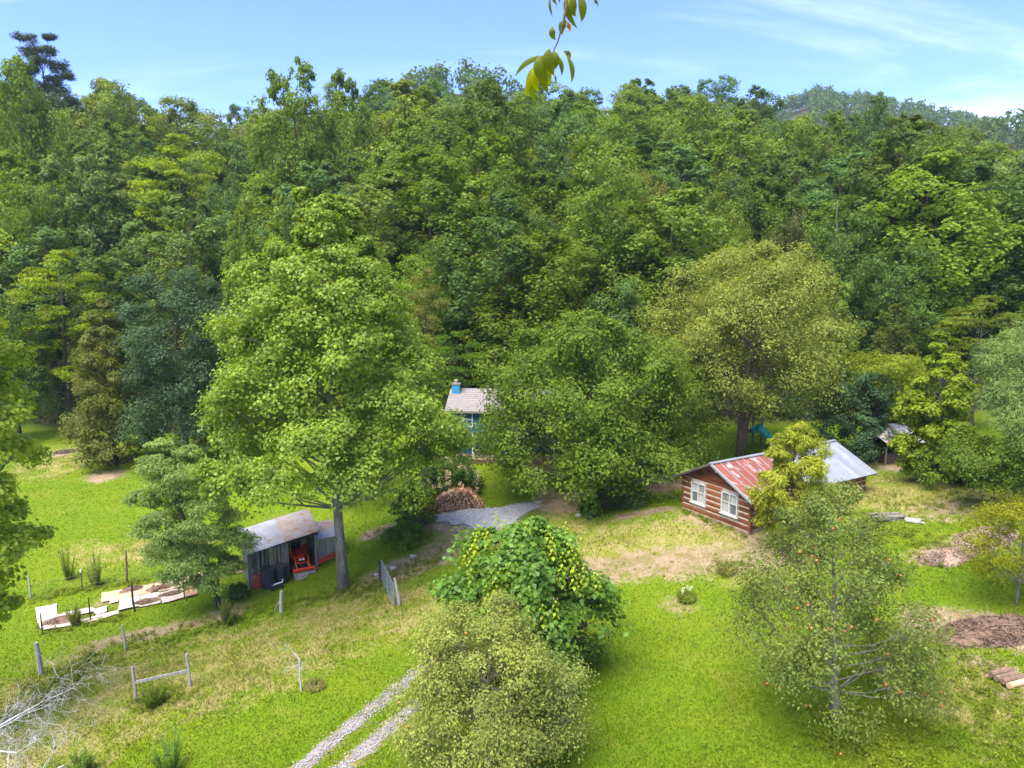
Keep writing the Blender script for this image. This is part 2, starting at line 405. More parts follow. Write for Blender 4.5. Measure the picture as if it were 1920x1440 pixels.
TRACK_MID = poly_w([(560, 1480), (607, 1440), (690, 1370), (770, 1300), (850, 1235), (930, 1170), (1010, 1115), (1090, 1080), (1200, 1062), (1330, 1055), (1440, 1052)])
GRAVEL_PIX = [(806, 972), (836, 961), (880, 955), (935, 953), (975, 944), (1012, 942), (1022, 950), (990, 963), (968, 982), (950, 999), (905, 1000), (868, 990), (836, 984)]
GRAVEL_W = poly_w(GRAVEL_PIX)
def offset_line(pts, off):
    out = []
    for i, p in enumerate(pts):
        d = (pts[min(i + 1, len(pts) - 1)] - pts[max(i - 1, 0)]); d.z = 0; d.normalize()
        out.append(Vector((p.x - d.y * off, p.y + d.x * off, 0)))
    return out
RUTS = [offset_line(TRACK_MID, 0.78), offset_line(TRACK_MID, -0.78)]
def cover(X, Y):
    dirt = np.zeros(X.shape); dry = np.zeros(X.shape)
    mx = np.maximum
    # bare, sandy drive past the cabin, worn edges of the wheel tracks
    dirt = mx(dirt, 0.70 * line(X, Y, [(1130, 1068), (1200, 1058), (1300, 1052), (1400, 1048), (1470, 1040)], 0.9, 1.6))
    dry = mx(dry, 0.9 * line(X, Y, [(1100, 1040), (1200, 1030), (1320, 1015), (1420, 1040)], 1.6, 2.5))
    for r in RUTS: dirt = mx(dirt, 0.62 * np.clip(1 - (dist_line(X, Y, r[:8]) - 0.30) / 0.3, 0, 1))
    dirt = mx(dirt, 0.9 * line(X, Y, [(985, 868), (1000, 890), (1012, 912), (1030, 935), (1050, 955)], 0.35, 0.5))
    dirt = mx(dirt, 0.95 * line(X, Y, [(1060, 945), (1130, 935), (1200, 915), (1270, 905)], 1.3, 1.8))
    dirt = mx(dirt, 0.9 * line(X, Y, [(1165, 968), (1205, 962), (1250, 955)], 0.35, 0.5))
    dry = mx(dry, 0.6 * line(X, Y, [(1020, 985), (1100, 1000), (1200, 1000), (1290, 985)], 1.0, 2.0))
    dirt = mx(dirt, 0.85 * line(X, Y, [(700, 1000), (770, 985), (830, 985), (870, 998), (930, 1004)], 0.5, 0.8))
    dirt = mx(dirt, 0.72 * line(X, Y, [(722, 1078), (770, 1062), (820, 1040), (870, 1020)], 0.9, 1.0))
    dirt = mx(dirt, 0.70 * line(X, Y, [(165, 1218), (240, 1196), (330, 1178), (400, 1160), (450, 1142)], 0.45, 0.8))
    dirt = mx(dirt, 0.55 * line(X, Y, [(1280, 965), (1340, 985), (1400, 1008)], 0.7, 0.9))
    dirt = mx(dirt, 0.9 * blob(X, Y, on_ground(200, 893), 1.8, 1.5)); dirt = mx(dirt, 0.9 * blob(X, Y, on_ground(122, 848), 1.7, 1.6))
    dirt = mx(dirt, 0.62 * blob(X, Y, on_ground(1275, 1134), 1.0, 0.9))
    # garden rows
    dirt = mx(dirt, 0.6 * line(X, Y, [(200, 1128), (300, 1100), (400, 1075)], 0.5, 0.8))
    # slope and beds past the cabin
    dirt = mx(dirt, 0.66 * blob(X, Y, on_ground(1790, 955), 3.2, 1.6, 0.2)); dry = mx(dry, 0.9 * blob(X, Y, on_ground(1730, 925), 6.0, 4.0))
    dirt = mx(dirt, 0.60 * blob(X, Y, on_ground(1660, 875), 3.0, 2.5))
    dirt = mx(dirt, 0.85 * line(X, Y, [(1745, 1165), (1800, 1172), (1860, 1180), (1950, 1200)], 0.8, 0.9))
    dirt = mx(dirt, 0.55 * line(X, Y, [(1840, 1250), (1900, 1290), (1950, 1340)], 0.5, 0.9)); dry = mx(dry, 0.5 * blob(X, Y, on_ground(1840, 1300), 3.0, 4.0))
    dirt = mx(dirt, 0.7 * line(X, Y, [(1740, 1045), (1790, 1030), (1860, 1010)], 0.7, 0.9))
    # dry pasture on the near slope and odd patches
    dry = mx(dry, 0.6 * line(X, Y, [(60, 1330), (200, 1290), (400, 1250), (560, 1200), (680, 1150)], 3.0, 3.0))
    dry = mx(dry, 0.75 * line(X, Y, [(430, 1270), (520, 1235), (600, 1200)], 0.9, 1.6)); dry = mx(dry, 0.7 * blob(X, Y, on_ground(90, 1400), 3.5, 2.0))
    dry = mx(dry, 0.7 * blob(X, Y, on_ground(760, 1165), 2.4, 1.4)); dry = mx(dry, 0.6 * blob(X, Y, on_ground(270, 1030), 5.0, 2.5))
    dry = mx(dry, 0.6 * blob(X, Y, on_ground(130, 860), 5.0, 6.0)); dry = mx(dry, 0.7 * line(X, Y, [(800, 1010), (860, 1010), (960, 1010)], 0.6, 1.5))
    px = 960 + F * X / (np.maximum(Y, 20) * 0.99)
    ye = np.interp(px, [0, 300, 960, 1400, 1920], [79, 74, 66, 66, 66]) - 3
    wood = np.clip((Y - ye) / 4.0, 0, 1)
    # the gravel's own bed and mulch hold no grass
    return dirt, dry, wood

def axis(lo, hi, step, far_lo, far_hi, n):
    core = np.arange(lo, hi + step / 2, step)
    k = np.linspace(0, 1, n + 1)[1:] ** 2.2
    return np.concatenate([(lo - (lo - far_lo) * k)[::-1], core, hi + (far_hi - hi) * k])
gx = axis(-56, 52, 0.5, -2200, 2200, 45); gy = axis(12, 82, 0.5, -300, 3500, 65)
GX, GY = np.meshgrid(gx, gy); GZ = ground(GX.ravel(), GY.ravel())
V = np.column_stack([GX.ravel(), GY.ravel(), GZ]); nx, ny = len(gx), len(gy)
ii = (np.arange(ny - 1)[:, None] * nx + np.arange(nx - 1)[None]).ravel()
quads = np.column_stack([ii, ii + 1, ii + nx + 1, ii + nx]).ravel()
me = mesh_np('ground', V, quads, np.full(len(ii), 4), M['ground'], True)
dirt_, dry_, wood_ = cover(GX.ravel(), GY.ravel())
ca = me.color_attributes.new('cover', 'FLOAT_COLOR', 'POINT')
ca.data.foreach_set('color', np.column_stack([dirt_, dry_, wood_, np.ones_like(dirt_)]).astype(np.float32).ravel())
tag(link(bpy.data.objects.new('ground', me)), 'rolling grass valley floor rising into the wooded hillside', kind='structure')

# gravel yard and the two wheel tracks of the drive: sheets just above the ground
def sheet_from_mask(name, inside, box, step, mat, lift, label):
    xs = np.arange(box[0], box[2], step); ys = np.arange(box[1], box[3], step)
    X, Y = np.meshgrid(xs, ys); m_ = inside(X, Y)
    idx = -np.ones(X.shape, int); need = np.zeros(X.shape, bool)
    cell = m_[:-1, :-1] & m_[1:, :-1] & m_[:-1, 1:] & m_[1:, 1:]
    need[:-1, :-1] |= cell; need[1:, :-1] |= cell; need[:-1, 1:] |= cell; need[1:, 1:] |= cell
    idx[need] = np.arange(need.sum())
    r_ = np.random.default_rng(5); jx = r_.uniform(-.3, .3, X.shape) * step; jy = r_.uniform(-.3, .3, X.shape) * step
    xv, yv = (X + jx)[need], (Y + jy)[need]
    V = np.column_stack([xv, yv, ground(xv, yv) + lift])
    a = idx[:-1, :-1][cell]; b = idx[:-1, 1:][cell]; c = idx[1:, 1:][cell]; d = idx[1:, :-1][cell]
    me = mesh_np(name, V, np.column_stack([a, b, c, d]).ravel(), np.full(len(a), 4), mat, True)
    return tag(link(bpy.data.objects.new(name, me)), label, kind='structure')
def wob(X, Y, k=1.0): return 0.12 * np.sin(X * 3.1 * k + 1.7 * np.sin(Y * 2.3)) + 0.10 * np.sin(Y * 4.3 * k + X * 1.9) + 0.06 * np.sin(X * 9.7 + Y * 7.1)
gp = np.array([(p.x, p.y) for p in GRAVEL_W])
def gravel_in(X, Y):
    w = wob(X, Y) * 1.3
    return in_poly(X + w, Y + w, gp)
sheet_from_mask('gravel_yard', gravel_in, (gp[:, 0].min() - 1, gp[:, 1].min() - 1, gp[:, 0].max() + 1, gp[:, 1].max() + 1), 0.12, M['gravel'], 0.05, 'pale grey gravel yard in front of the firewood')
for r_i, r in enumerate(RUTS):
    rr = r[:7]; xs = [p.x for p in rr]; ys = [p.y for p in rr]
    sheet_from_mask('wheel_track', lambda X, Y: dist_line(X, Y, rr) + wob(X, Y) * 0.8 < 0.33, (min(xs) - 1, min(ys) - 1, max(xs) + 1, max(ys) + 1), 0.06, M['gravel_track'], 0.012,
                    ['gravel wheel track of the drive, the one nearer the fence', 'gravel wheel track of the drive, the one beside the trees'][r_i])
# ------------------------------------------------------------------ plants: leaves and limbs
def nrm(a): return a / np.maximum(np.linalg.norm(a, axis=1, keepdims=True), 1e-9)
def leaves_mesh(name, P, N, A, L, Wd, mat, fold=0.18):
    """each leaf: two triangles folded on the midrib. P centres, N normals, A long axes, L lengths, Wd widths"""
    n = len(P); N = nrm(N); A = nrm(A - N * np.sum(A * N, 1, keepdims=True)); B = np.cross(N, A)
    L = np.broadcast_to(L, n)[:, None]; W_ = np.broadcast_to(Wd, n)[:, None]
    V = np.empty((n, 4, 3))
    V[:, 0] = P - A * L * .5; V[:, 2] = P + A * L * .5
    V[:, 1] = P + B * W_ * .5 + N * W_ * fold - A * L * .08; V[:, 3] = P - B * W_ * .5 + N * W_ * fold - A * L * .08
    base = (np.arange(n) * 4)[:, None]
    F_ = (base + np.array([0, 2, 1, 0, 3, 2])[None]).ravel()
    return mesh_np(name, V.reshape(-1, 3), F_, np.full(n * 2, 3), mat)

ENV = {
    'round':  ([0, .08, .25, .5, .75, .92, 1], [.45, .72, .95, 1, .82, .5, .15]),
    'dome':   ([0, .06, .2, .45, .7, .9, 1], [.72, .95, 1, .96, .78, .46, .15]),
    'ovoid':  ([0, .1, .3, .5, .75, .92, 1], [.4, .7, .95, 1, .75, .42, .1]),
    'cone':   ([0, .08, .2, .45, .7, .9, 1], [.6, .92, 1, .74, .42, .16, .03]),
    'poplar': ([0, .1, .25, .45, .65, .85, .95, 1], [.72, .95, 1, .84, .66, .40, .2, .06]),
    'great':  ([0, .1, .25, .45, .6, .8, .93, 1], [.72, 1, .92, .75, .60, .36, .17, .05]),
    'column': ([0, .1, .3, .6, .85, 1], [.5, .85, 1, .92, .6, .15]),
    'flat':   ([0, .15, .4, .7, .9, 1], [.3, .6, .85, 1, .85, .4]),
}
def crown_points(rng, H, hb, R, env, nl, ns, per, lobe=.36, sub=.38, flat=.7, sink=.7, spreadz=.75, up=.45, inner=.12, nup=.4, tw=.12):
    """lobes on the limbs, clumps on the lobes, leaves in the clumps"""
    ex, ey = ENV[env]; ch = H - hb
    t = np.linspace(0.03, .97, 400); w = np.interp(t, ex, ey) ** 1.15 + tw; cdf = np.cumsum(w) / w.sum()
    tl = np.interp((np.arange(nl) + rng.uniform(0.1, .9, nl)) / nl, cdf, t)
    ang = np.arange(nl) * 2.39996 + rng.uniform(-.5, .5, nl) + rng.uniform(0, 6.28)
    er = np.interp(tl, ex, ey)
    rr = R * er * rng.uniform(sink - .22, sink + .12, nl); rr = np.where(rng.random(nl) < inner, rr * .35, rr)
    LC = np.column_stack([rr * np.cos(ang), rr * np.sin(ang), hb + tl * ch])
    LR = lobe * R * rng.uniform(.7, 1.2, nl) * np.clip(er + .25, .3, 1.05)
    out = nrm(np.column_stack([np.cos(ang), np.sin(ang), np.full(nl, .3)]))
    D = nrm(rng.normal(size=(nl, ns, 3)).reshape(-1, 3) * .75 + np.repeat(out, ns, 0) * .55 + np.array([0, 0, up]))
    SCn = np.repeat(LC, ns, 0) + D * (np.repeat(LR, ns) * rng.uniform(.5, 1.06, nl * ns))[:, None] * np.array([1, 1, spreadz])
    SR = np.repeat(LR, ns) * sub * rng.uniform(.65, 1.25, nl * ns)
    k = nl * ns
    G = rng.normal(size=(k, per, 3)); G /= np.maximum(np.linalg.norm(G, axis=2, keepdims=True), 1e-6)
    G *= (rng.uniform(0.15, 1, (k, per, 1)) ** .5)
    P = SCn[:, None] + G * SR[:, None, None] * np.array([1, 1, flat])
    N = D[:, None] * .6 + G * .5 + np.array([0, 0, nup]) + rng.normal(size=(k, per, 3)) * .42
    rad = G + D[:, None] * .5
    return LC, LR, SCn, SR, P.reshape(-1, 3), N.reshape(-1, 3), rad.reshape(-1, 3), D

def limbs_mesh(rng, name, H, hb, r0, LC, SCn, ns, mat, lean=(0, 0), fork=None, twigs=.25, top=.86, wig=.02, stems=1, flare=1.5, limb=1.0):
    mb = MB(); paths = []
    for s_ in range(stems):
        a0 = rng.uniform(0, 6.28); sp = 0 if stems == 1 else .045 * H
        ox, oy = (math.cos(s_ * 6.28 / stems + a0) * sp * .3, math.sin(s_ * 6.28 / stems + a0) * sp * .3) if stems > 1 else (0, 0)
        pts, rad = [], []
        for i in range(9):
            u = i / 8; z = u * H * top
            k = sp * u * 2.2
            pts.append(Vector((ox * (1 + 4 * u) + lean[0] * u + math.sin(u * 5 + a0) * wig * H * u * (1.2 - u), oy * (1 + 4 * u) + lean[1] * u + math.cos(u * 4 + a0) * wig * H * u * (1.2 - u), z - (0.4 if i == 0 else 0))))
            rr = r0 * (1 - u) ** .85 + .012
            rad.append(rr * (flare if i == 0 else 1.0) / (1 if stems == 1 else 1.3))
        mb.tube(pts, rad, 9); paths.append((pts, rad))
    for li, c in enumerate(LC):
        pts, rad = paths[li % stems]
        c = Vector(c); hr = math.hypot(c.x, c.y)
        zs = max(hb * .75, c.z - .55 * hr - .05 * H); zs = min(zs, H * top * .93)
        u = zs / (H * top) * 8; i = int(min(7, u)); f = u - i
        s = pts[i].lerp(pts[i + 1], f); rs = (rad[i] * (1 - f) + rad[i + 1] * f)
        L = (c - s).length
        mid = s.lerp(c, .5) + Vector((rng.normal() * .05, rng.normal() * .05, -.06)) * L
        rb = min(rs * .62, (.02 + .018 * L) * limb)
        mb.tube([s, s.lerp(mid, .55), mid, mid.lerp(c, .6), c], [rb, rb * .85, rb * .65, rb * .45, rb * .25], 5, False)
        for k in range(ns):
            if rng.random() < twigs:
                e = Vector(SCn[li * ns + k]); q = mid.lerp(c, rng.uniform(.2, .95))
                mb.tube([q, q.lerp(e, .5) + Vector((0, 0, -.05 * (e - q).length)), e], [rb * .3, rb * .2, .006], 3, False)
    return mb.mesh(name, mat, True)

def make_tree(seed, H, hb, R, env, nl, ns, per, leaf=.16, asp=.75, r0=None, bark='bark', leafmat='leaf', mode='shell', droop=0.0, squash=(1, 1), name='tree', **kw):
    rng = np.random.default_rng(seed)
    lk = {k: kw.pop(k) for k in ('lean', 'twigs', 'top', 'wig', 'stems', 'flare', 'limb') if k in kw}
    LC, LR, SCn, SR, P, N, rad, D = crown_points(rng, H, hb, R, env, nl, ns, per, **kw)
    lean = lk.get('lean', (0, 0))
    for A_ in (LC, SCn, P):
        u = np.clip(A_[:, 2] / H, 0, 1); A_[:, 0] = A_[:, 0] * squash[0] + lean[0] * u; A_[:, 1] = A_[:, 1] * squash[1] + lean[1] * u
    n = len(P)
    L = leaf * rng.uniform(.65, 1.3, n)
    if mode == 'shell':
        A = rng.normal(size=(n, 3)) * .8 + rad * .6 + np.array([0, 0, -.35])
    else:                                   # long narrow leaflets or needles that spring from the clump
        A = rad * 1.0 + rng.normal(size=(n, 3)) * .35 + np.array([0, 0, -droop]); N = N + rng.normal(size=(n, 3)) * .4
    P = P + np.array([0, 0, -droop * .3]) * SR.mean()
    crown = leaves_mesh(name + '_crown', P, N, A, L, L * asp, M[leafmat])
    trunk = limbs_mesh(rng, name + '_trunk', H, hb, r0 or H * .017, LC, SCn, ns, M[bark], **lk)
    return dict(crown=crown, trunk=trunk, H=H, R=R)

def plant_tree(T, loc, rz, sxy, sz, color, name, label, group=None, cat='tree', sink=.0):
    o = empty(name, (loc[0], loc[1], loc[2] - sink), rz, label, cat, group); o.scale = (sxy, sxy, sz)
    c = bpy.data.objects.new('crown', T['crown']); c.color = (*color, 1); link(c, o)
    t = bpy.data.objects.new('trunk', T['trunk']); link(t, o)
    return o
def vary(rng, c, v=.18, h=.08):
    k = 1 + rng.uniform(-v, v); return (c[0] * k * (1 + rng.uniform(-h, h)), c[1] * k, c[2] * k * (1 + rng.uniform(-h, h) * 2))

# leaf colours (real-world albedo)
G_MID = (0.128, 0.192, 0.030); G_DARK = (0.090, 0.150, 0.034); G_LIME = (0.158, 0.218, 0.038); G_YEL = (0.200, 0.258, 0.026)
G_OLIVE = (0.150, 0.198, 0.036); G_BLUE = (0.104, 0.172, 0.050); G_PALE = (0.150, 0.214, 0.066); G_BROWN = (0.170, 0.178, 0.040)

# ------------------------------------------------------------------ the wooded hill
FT = {}
for i in range(3): FT['poplar', i] = make_tree(100 + i, 26, 3.5, 5.2, 'ovoid', 26, 26, 33, leaf=.32, asp=.85, name='forest', lobe=.50, sub=.30, flat=.95, spreadz=1.0, nup=.22, up=.3, inner=.2, twigs=.05, bark='bark_brown')
for i in range(3): FT['broad', i] = make_tree(110 + i, 22, 2.2, 6.0, 'round', 25, 27, 33, leaf=.32, asp=.8, name='forest', lobe=.48, sub=.29, flat=.9, spreadz=.95, nup=.25, up=.3, inner=.2, twigs=.05, bark='bark_dark')
for i in range(2): FT['spire', i] = make_tree(120 + i, 24, 2, 4.6, 'poplar', 34, 20, 33, leaf=.31, asp=.85, name='forest', lobe=.44, sub=.32, flat=.95, spreadz=1.0, nup=.22, up=.3, inner=.2, twigs=.05, bark='bark_brown')
for i in range(2): FT['locust', i] = make_tree(130 + i, 20, 5, 5.2, 'round', 24, 12, 56, leaf=.28, asp=.5, name='forest', lobe=.34, sub=.55, flat=.28, spreadz=.5, up=.8, twigs=.1, bark='bark_dark')
FT['pine', 0] = make_tree(140, 26, 9, 4.6, 'ovoid', 34, 11, 60, leaf=.6, asp=.16, name='forest', lobe=.34, sub=.55, flat=.6, spreadz=.6, up=.4, mode='radial', leafmat='needle', twigs=.3, bark='bark_dark')
FT['hemlock', 0] = make_tree(141, 20, 3, 4.2, 'cone', 34, 9, 36, leaf=.4, asp=.25, name='forest', lobe=.3, sub=.5, flat=.35, spreadz=.4, up=.1, mode='radial', droop=.5, leafmat='needle', twigs=.1, bark='bark_dark')

# trees that stand out: pixel column, row of the top, crown width in pixels, depth, kind, colour, label
NOT = [
 (72, 60, 135, 152, 'pine', (0.055, 0.080, 0.032), 'dark sparse pine standing tallest on the skyline, at the top of the hill'),
 (30, 122, 160, 112, 'broad', G_MID, 'mid-green broad tree below the tall skyline pine'),
 (205, 158, 150, 150, 'broad', G_OLIVE, 'olive-green tree on the skyline just beside the tall pine'),
 (330, 188, 170, 160, 'broad', G_OLIVE, 'olive tree in the low dip of the skyline'),
 (330, 252, 200, 98, 'locust', G_YEL, 'bright yellow-green layered locust high on the wooded slope'),
 (95, 285, 150, 92, 'spire', G_PALE, 'pale grey-green tree below the yellow locust, the one nearer the picture edge'),
 (185, 258, 150, 96, 'spire', G_PALE, 'pale grey-green pointed tree beside the yellow-green locust'),
 (35, 345, 130, 86, 'broad', G_MID, 'mid-green tree at the picture edge above the yellow roadside locust'),
 (350, 348, 165, 82, 'spire', (0.125, 0.172, 0.040), 'light green pointed tree below the yellow-green locust'),
 (445, 368, 80, 74, 'spire', G_LIME, 'narrow lime-green tree behind the great poplar, the one farther from it'),
 (532, 354, 90, 76, 'spire', G_LIME, 'narrow lime-green tree just beside the great poplar top'),
 (415, 345, 90, 96, 'broad', G_BLUE, 'small blue-green tree between the locust and the lime-green spires'),
 (545, 122, 150, 108, 'poplar', G_MID, 'tall dark poplar rising above the skyline, the larger of the pair'),
 (645, 134, 110, 113, 'poplar', G_MID, 'tall poplar rising above the skyline, the slimmer of the pair'),
 (775, 152, 190, 122, 'poplar', G_OLIVE, 'broad-topped poplar below the distant knob'),
 (905, 148, 190, 100, 'poplar', (0.085, 0.13, 0.02), 'very tall poplar in the middle of the wood with a rounded top'),
 (760, 232, 160, 90, 'poplar', G_MID, 'tall green poplar in the front of the wood, next to the very tall one'),
 (960, 330, 150, 84, 'broad', (0.095, 0.14, 0.02), 'yellow-tinged broad tree low in front of the very tall poplar'),
 (1070, 192, 140, 98, 'poplar', G_BLUE, 'blue-green tall tree beside the very tall poplar'),
 (1120, 300, 140, 88, 'broad', G_BLUE, 'blue-green broad tree above the blue house side of the wood'),
 (1180, 170, 150, 140, 'poplar', G_MID, 'green tree near the skyline above the hidden hemlock'),
 (1395, 195, 150, 100, 'spire', G_LIME, 'lime-green pointed tree high above the log cabin'),
 (1300, 190, 150, 118, 'broad', G_MID, 'mid-green tree just below the skyline above the log cabin'),
 (1440, 330, 150, 86, 'poplar', (0.085, 0.135, 0.018), 'bright green tree on the slope above the big olive maple'),
 (1560, 192, 130, 114, 'spire', G_MID, 'pointed green tree left where the far ridge comes into view'),
 (1640, 195, 110, 132, 'broad', G_DARK, 'dark round tree standing against the far blue ridge'),
 (1695, 226, 215, 82, 'poplar', (0.085, 0.12, 0.022), 'huge olive-green tree towering over the slope by the bare dead trees'),
 (1808, 236, 105, 112, 'broad', G_OLIVE, 'olive tree standing alone against the distant ridge'),
 (1775, 340, 80, 92, 'locust', G_YEL, 'small yellow-green tree behind the huge olive tree'),
 (1895, 300, 170, 88, 'broad', G_PALE, 'grey-green broad tree at the picture edge below the far ridge'),
 (1850, 420, 150, 78, 'broad', G_DARK, 'dark broad tree at the picture edge below the grey-green one'),
 (1225, 342, 95, 78, 'broad', G_BROWN, 'brown-tinged olive tree in the middle of the wood'),
 (1288, 305, 120, 84, 'hemlock', (0.035, 0.06, 0.022), 'dark feathery hemlock in the middle of the wood'),
 (1360, 375, 95, 76, 'broad', G_OLIVE, 'small olive tree beside the dark hemlock'),
 (1490, 415, 110, 75, 'broad', (0.09, 0.105, 0.032), 'dull olive round tree behind the big olive maple'),
 (1590, 400, 150, 76, 'broad', G_DARK, 'dark tree under the bare dead trees'),
 (1690, 460, 160, 70, 'broad', G_DARK, 'dark green tree low under the huge olive tree'),
 (1010, 438, 255, 70, 'broad', (0.105, 0.145, 0.018), 'broad light green maple behind the blue house'),
 (1170, 535, 150, 66, 'broad', G_BLUE, 'blue-green tree between the light maple and the big olive maple'),
 (1572, 505, 85, 65, 'spire', G_LIME, 'slender lime-green tree beside the big olive maple'),
 (1685, 558, 90, 62, 'spire', (0.10, 0.125, 0.024), 'small olive pointed tree in the gap above the tin shack'),
 (1845, 552, 150, 58, 'locust', (0.135, 0.165, 0.022), 'lime-yellow spreading tree above the pine at the picture edge'),
 (795, 502, 85, 64, 'locust', G_BROWN, 'brownish drooping tree just behind the great poplar'),
 (850, 618, 125, 58, 'locust', (0.075, 0.140, 0.014), 'bright layered maple beside the blue house chimney'),
 (105, 468, 165, 76, 'locust', G_YEL, 'yellow-green layered locust at the edge of the lawn'),
 (10, 560, 120, 72, 'broad', G_DARK, 'dark tree at the picture edge behind the lawn'),
]
rngf = np.random.default_rng(77)
_taken = []
def forest_put(kind, x, y, H, wm, color, label, group, name=None):
    ks = [k for k in FT if k[0] == kind]; T = FT[ks[rngf.integers(len(ks))]]
    z = gz(x, y); sz = H / (T['H'] * .985); sx = wm / (2 * T['R'] * .97)
    nm = name or {'poplar': 'tulip_poplar', 'broad': 'broadleaf_tree', 'spire': 'pointed_tree', 'locust': 'locust_tree', 'pine': 'pine_tree', 'hemlock': 'hemlock_tree'}[kind]
    _taken.append((x, y, wm / 2))
    return plant_tree(T, (x, y, z), rngf.uniform(0, 6.28), sx, sz, color, nm, label, group, sink=.15)
for px, pt, wpx, d, kind, colr, lab in NOT:
    p = at(px, pt, d); zg = gz(p[0], p[1]); H = max(8.0, p[2] - zg)
    dc = d * CP - p[2] * SP
    forest_put(kind, p[0], p[1], H, wpx * dc / F, colr, lab, None)
# the rest of the wood: rows up the slope
SECT = [(-9e9, 250, 'above the lawn edge'), (250, 470, 'below the yellow-green locust'), (470, 700, 'behind the great poplar'), (700, 860, 'beside the very tall poplar'),
        (860, 1050, 'above the blue house'), (1050, 1250, 'above the round lawn tree'), (1250, 1480, 'above the log cabin'), (1480, 1720, 'above the tin shack'), (1720, 9e9, 'above the edge pine')]
COLS = [(G_MID, 'mid-green'), (G_DARK, 'dark green'), (G_OLIVE, 'olive-green'), (G_BLUE, 'blue-green'), (G_LIME, 'lime-green'), ((0.085, 0.135, 0.02), 'bright green')]
_cw = [.34, .18, .10, .16, .06, .16]
cnt_f = 0; _lab = {}
for d in np.arange(74, 206, 9.0):
    half = d * .80 + 6; xs = np.arange(-half, half, 9.2 if d < 150 else 10.0)
    for x in xs:
        x += rngf.uniform(-2.2, 2.2); y = d + rngf.uniform(-2.6, 2.6)
        px = 960 + F * x / (y * .99)
        ye = np.interp(px, [0, 300, 960, 1400, 1920], [80, 76, 68, 68, 68]); D = np.interp(px, _hx, _hd)
        if y < ye or y > D + 10: continue
        if any((x - a) ** 2 + (y - b) ** 2 < (r * .62) ** 2 + 4 for a, b, r in _taken): continue
        kind = rngf.choice(['poplar', 'broad', 'spire', 'locust', 'hemlock'], p=[.44, .38, .13, .02, .03])
        ci = rngf.choice(6, p=_cw); base, cw = COLS[ci]
        if kind == 'hemlock': base, cw = (0.035, 0.062, 0.022), 'dark green'
        H = rngf.uniform(18, 26) * (0.82 if y < ye + 6 else 1.0); wm = H * rngf.uniform(.48, .66)
        sec = next(s for a, b_, s in SECT if a <= px < b_)
        row = 'front' if y < ye + 16 else ('lower' if y < 115 else ('middle' if y < 145 else ('upper' if y < D - 14 else 'topmost')))
        kw_ = {'poplar': 'tall poplar', 'broad': 'round-crowned tree', 'spire': 'pointed tree', 'locust': 'layered locust', 'hemlock': 'hemlock'}[kind]
        o_ = forest_put(kind, x, y, H, wm, vary(rngf, base, .14, .08), 'tree of the wooded hill', 'trees of the wooded hill')
        _lab.setdefault(f'{cw} {kw_} in {row} row of wood {sec}', []).append((y, o_)); cnt_f += 1
for lb, os_ in _lab.items():                   # like neighbours are told apart by how far up the slope they stand
    os_.sort(key=lambda q: q[0]); n_ = len(os_); ORD = ['', 'second ', 'third ', 'fourth ', 'fifth ', 'sixth ', 'seventh ', 'eighth ']
    for k, (_, o_) in enumerate(os_):
        o_['label'] = lb if n_ == 1 else lb + (', highest' if k == n_ - 1 else f', {ORD[min(k, 7)]}lowest')

# far ridges: woods that read as one mass
def far_forest():
    rng = np.random.default_rng(9); PX, PY, sz = [], [], []
    for lo, hi, d0, d1, n in ((560, 1120, 330, 440, 260), (1380, 2050, 520, 790, 900), (1560, 2150, 190, 440, 700)):
        px = rng.uniform(lo, hi, n); d = rng.uniform(d0, d1, n); PX += list((px - 960) / F * d * .99); PY += list(d)
    x, y = np.array(PX), np.array(PY); z = ground(x, y); n = len(x); per = 64
    H = rng.uniform(11, 17, n); R = rng.uniform(4, 6.5, n)
    G = nrm(rng.normal(size=(n * per, 3)) + np.array([0, 0, .35])); rr = rng.uniform(.75, 1.05, n * per)
    lob = 1 + .22 * np.sin(G[:, 0] * 5 + np.repeat(rng.uniform(0, 6, n), per)) * np.sin(G[:, 1] * 6 + G[:, 2] * 5)
    R_ = np.repeat(R, per) * rr * lob
    P = np.column_stack([np.repeat(x, per) + G[:, 0] * R_, np.repeat(y, per) + G[:, 1] * R_, np.repeat(z + H * .6, per) + G[:, 2] * np.repeat(H * .5, per) * rr * lob])
    N = G + rng.normal(size=G.shape) * .4; s = rng.uniform(1.4, 2.5, len(P)) * np.repeat(np.where(y > 500, 1.25, 1.0), per)
    me = leaves_mesh('far_forest', P, N, rng.normal(size=G.shape), s, s * .85, M['leaf'])
    o = tag(link(bpy.data.objects.new('far_forest', me)), 'distant woods covering the ridges beyond the near hill', kind='stuff'); o.color = (0.080, 0.130, 0.030, 1)
far_forest()
# ------------------------------------------------------------------ trees, shrubs and plants of the yard
def yard_tree(seed, base, top_py, wpx, hb_py, name, label, color, env='round', nl=30, ns=16, per=40, cx=None, cat='tree', group=None, depth=None, **kw):
    p = on_ground(*base) if depth is None else None
    if p is None:
        q = at(base[0], base[1], depth); p = Vector((q[0], q[1], gz(q[0], q[1])))
    H = at(base[0], top_py, p.y)[2] - p.z; hb = max(.1, at(base[0], hb_py, p.y)[2] - p.z)
    dc = p.y * CP - (p.z + H * .5) * SP; R = wpx * dc / F / 2
    lean = ((cx - base[0]) * dc / F, 0.0) if cx is not None else (0, 0)
    T = make_tree(seed, H, hb, R, env, nl, ns, per, lean=lean, name=name, **kw)
    return plant_tree(T, p, 0.0, 1, 1, color, name, label, group, cat), T, p, H, R

def loose_part(parent, name, P, N, A, L, W, mat, color):
    me = leaves_mesh(name, P, N, A, L, W, M[mat]); o = bpy.data.objects.new(name, me); o.color = (*color, 1); return link(o, parent)

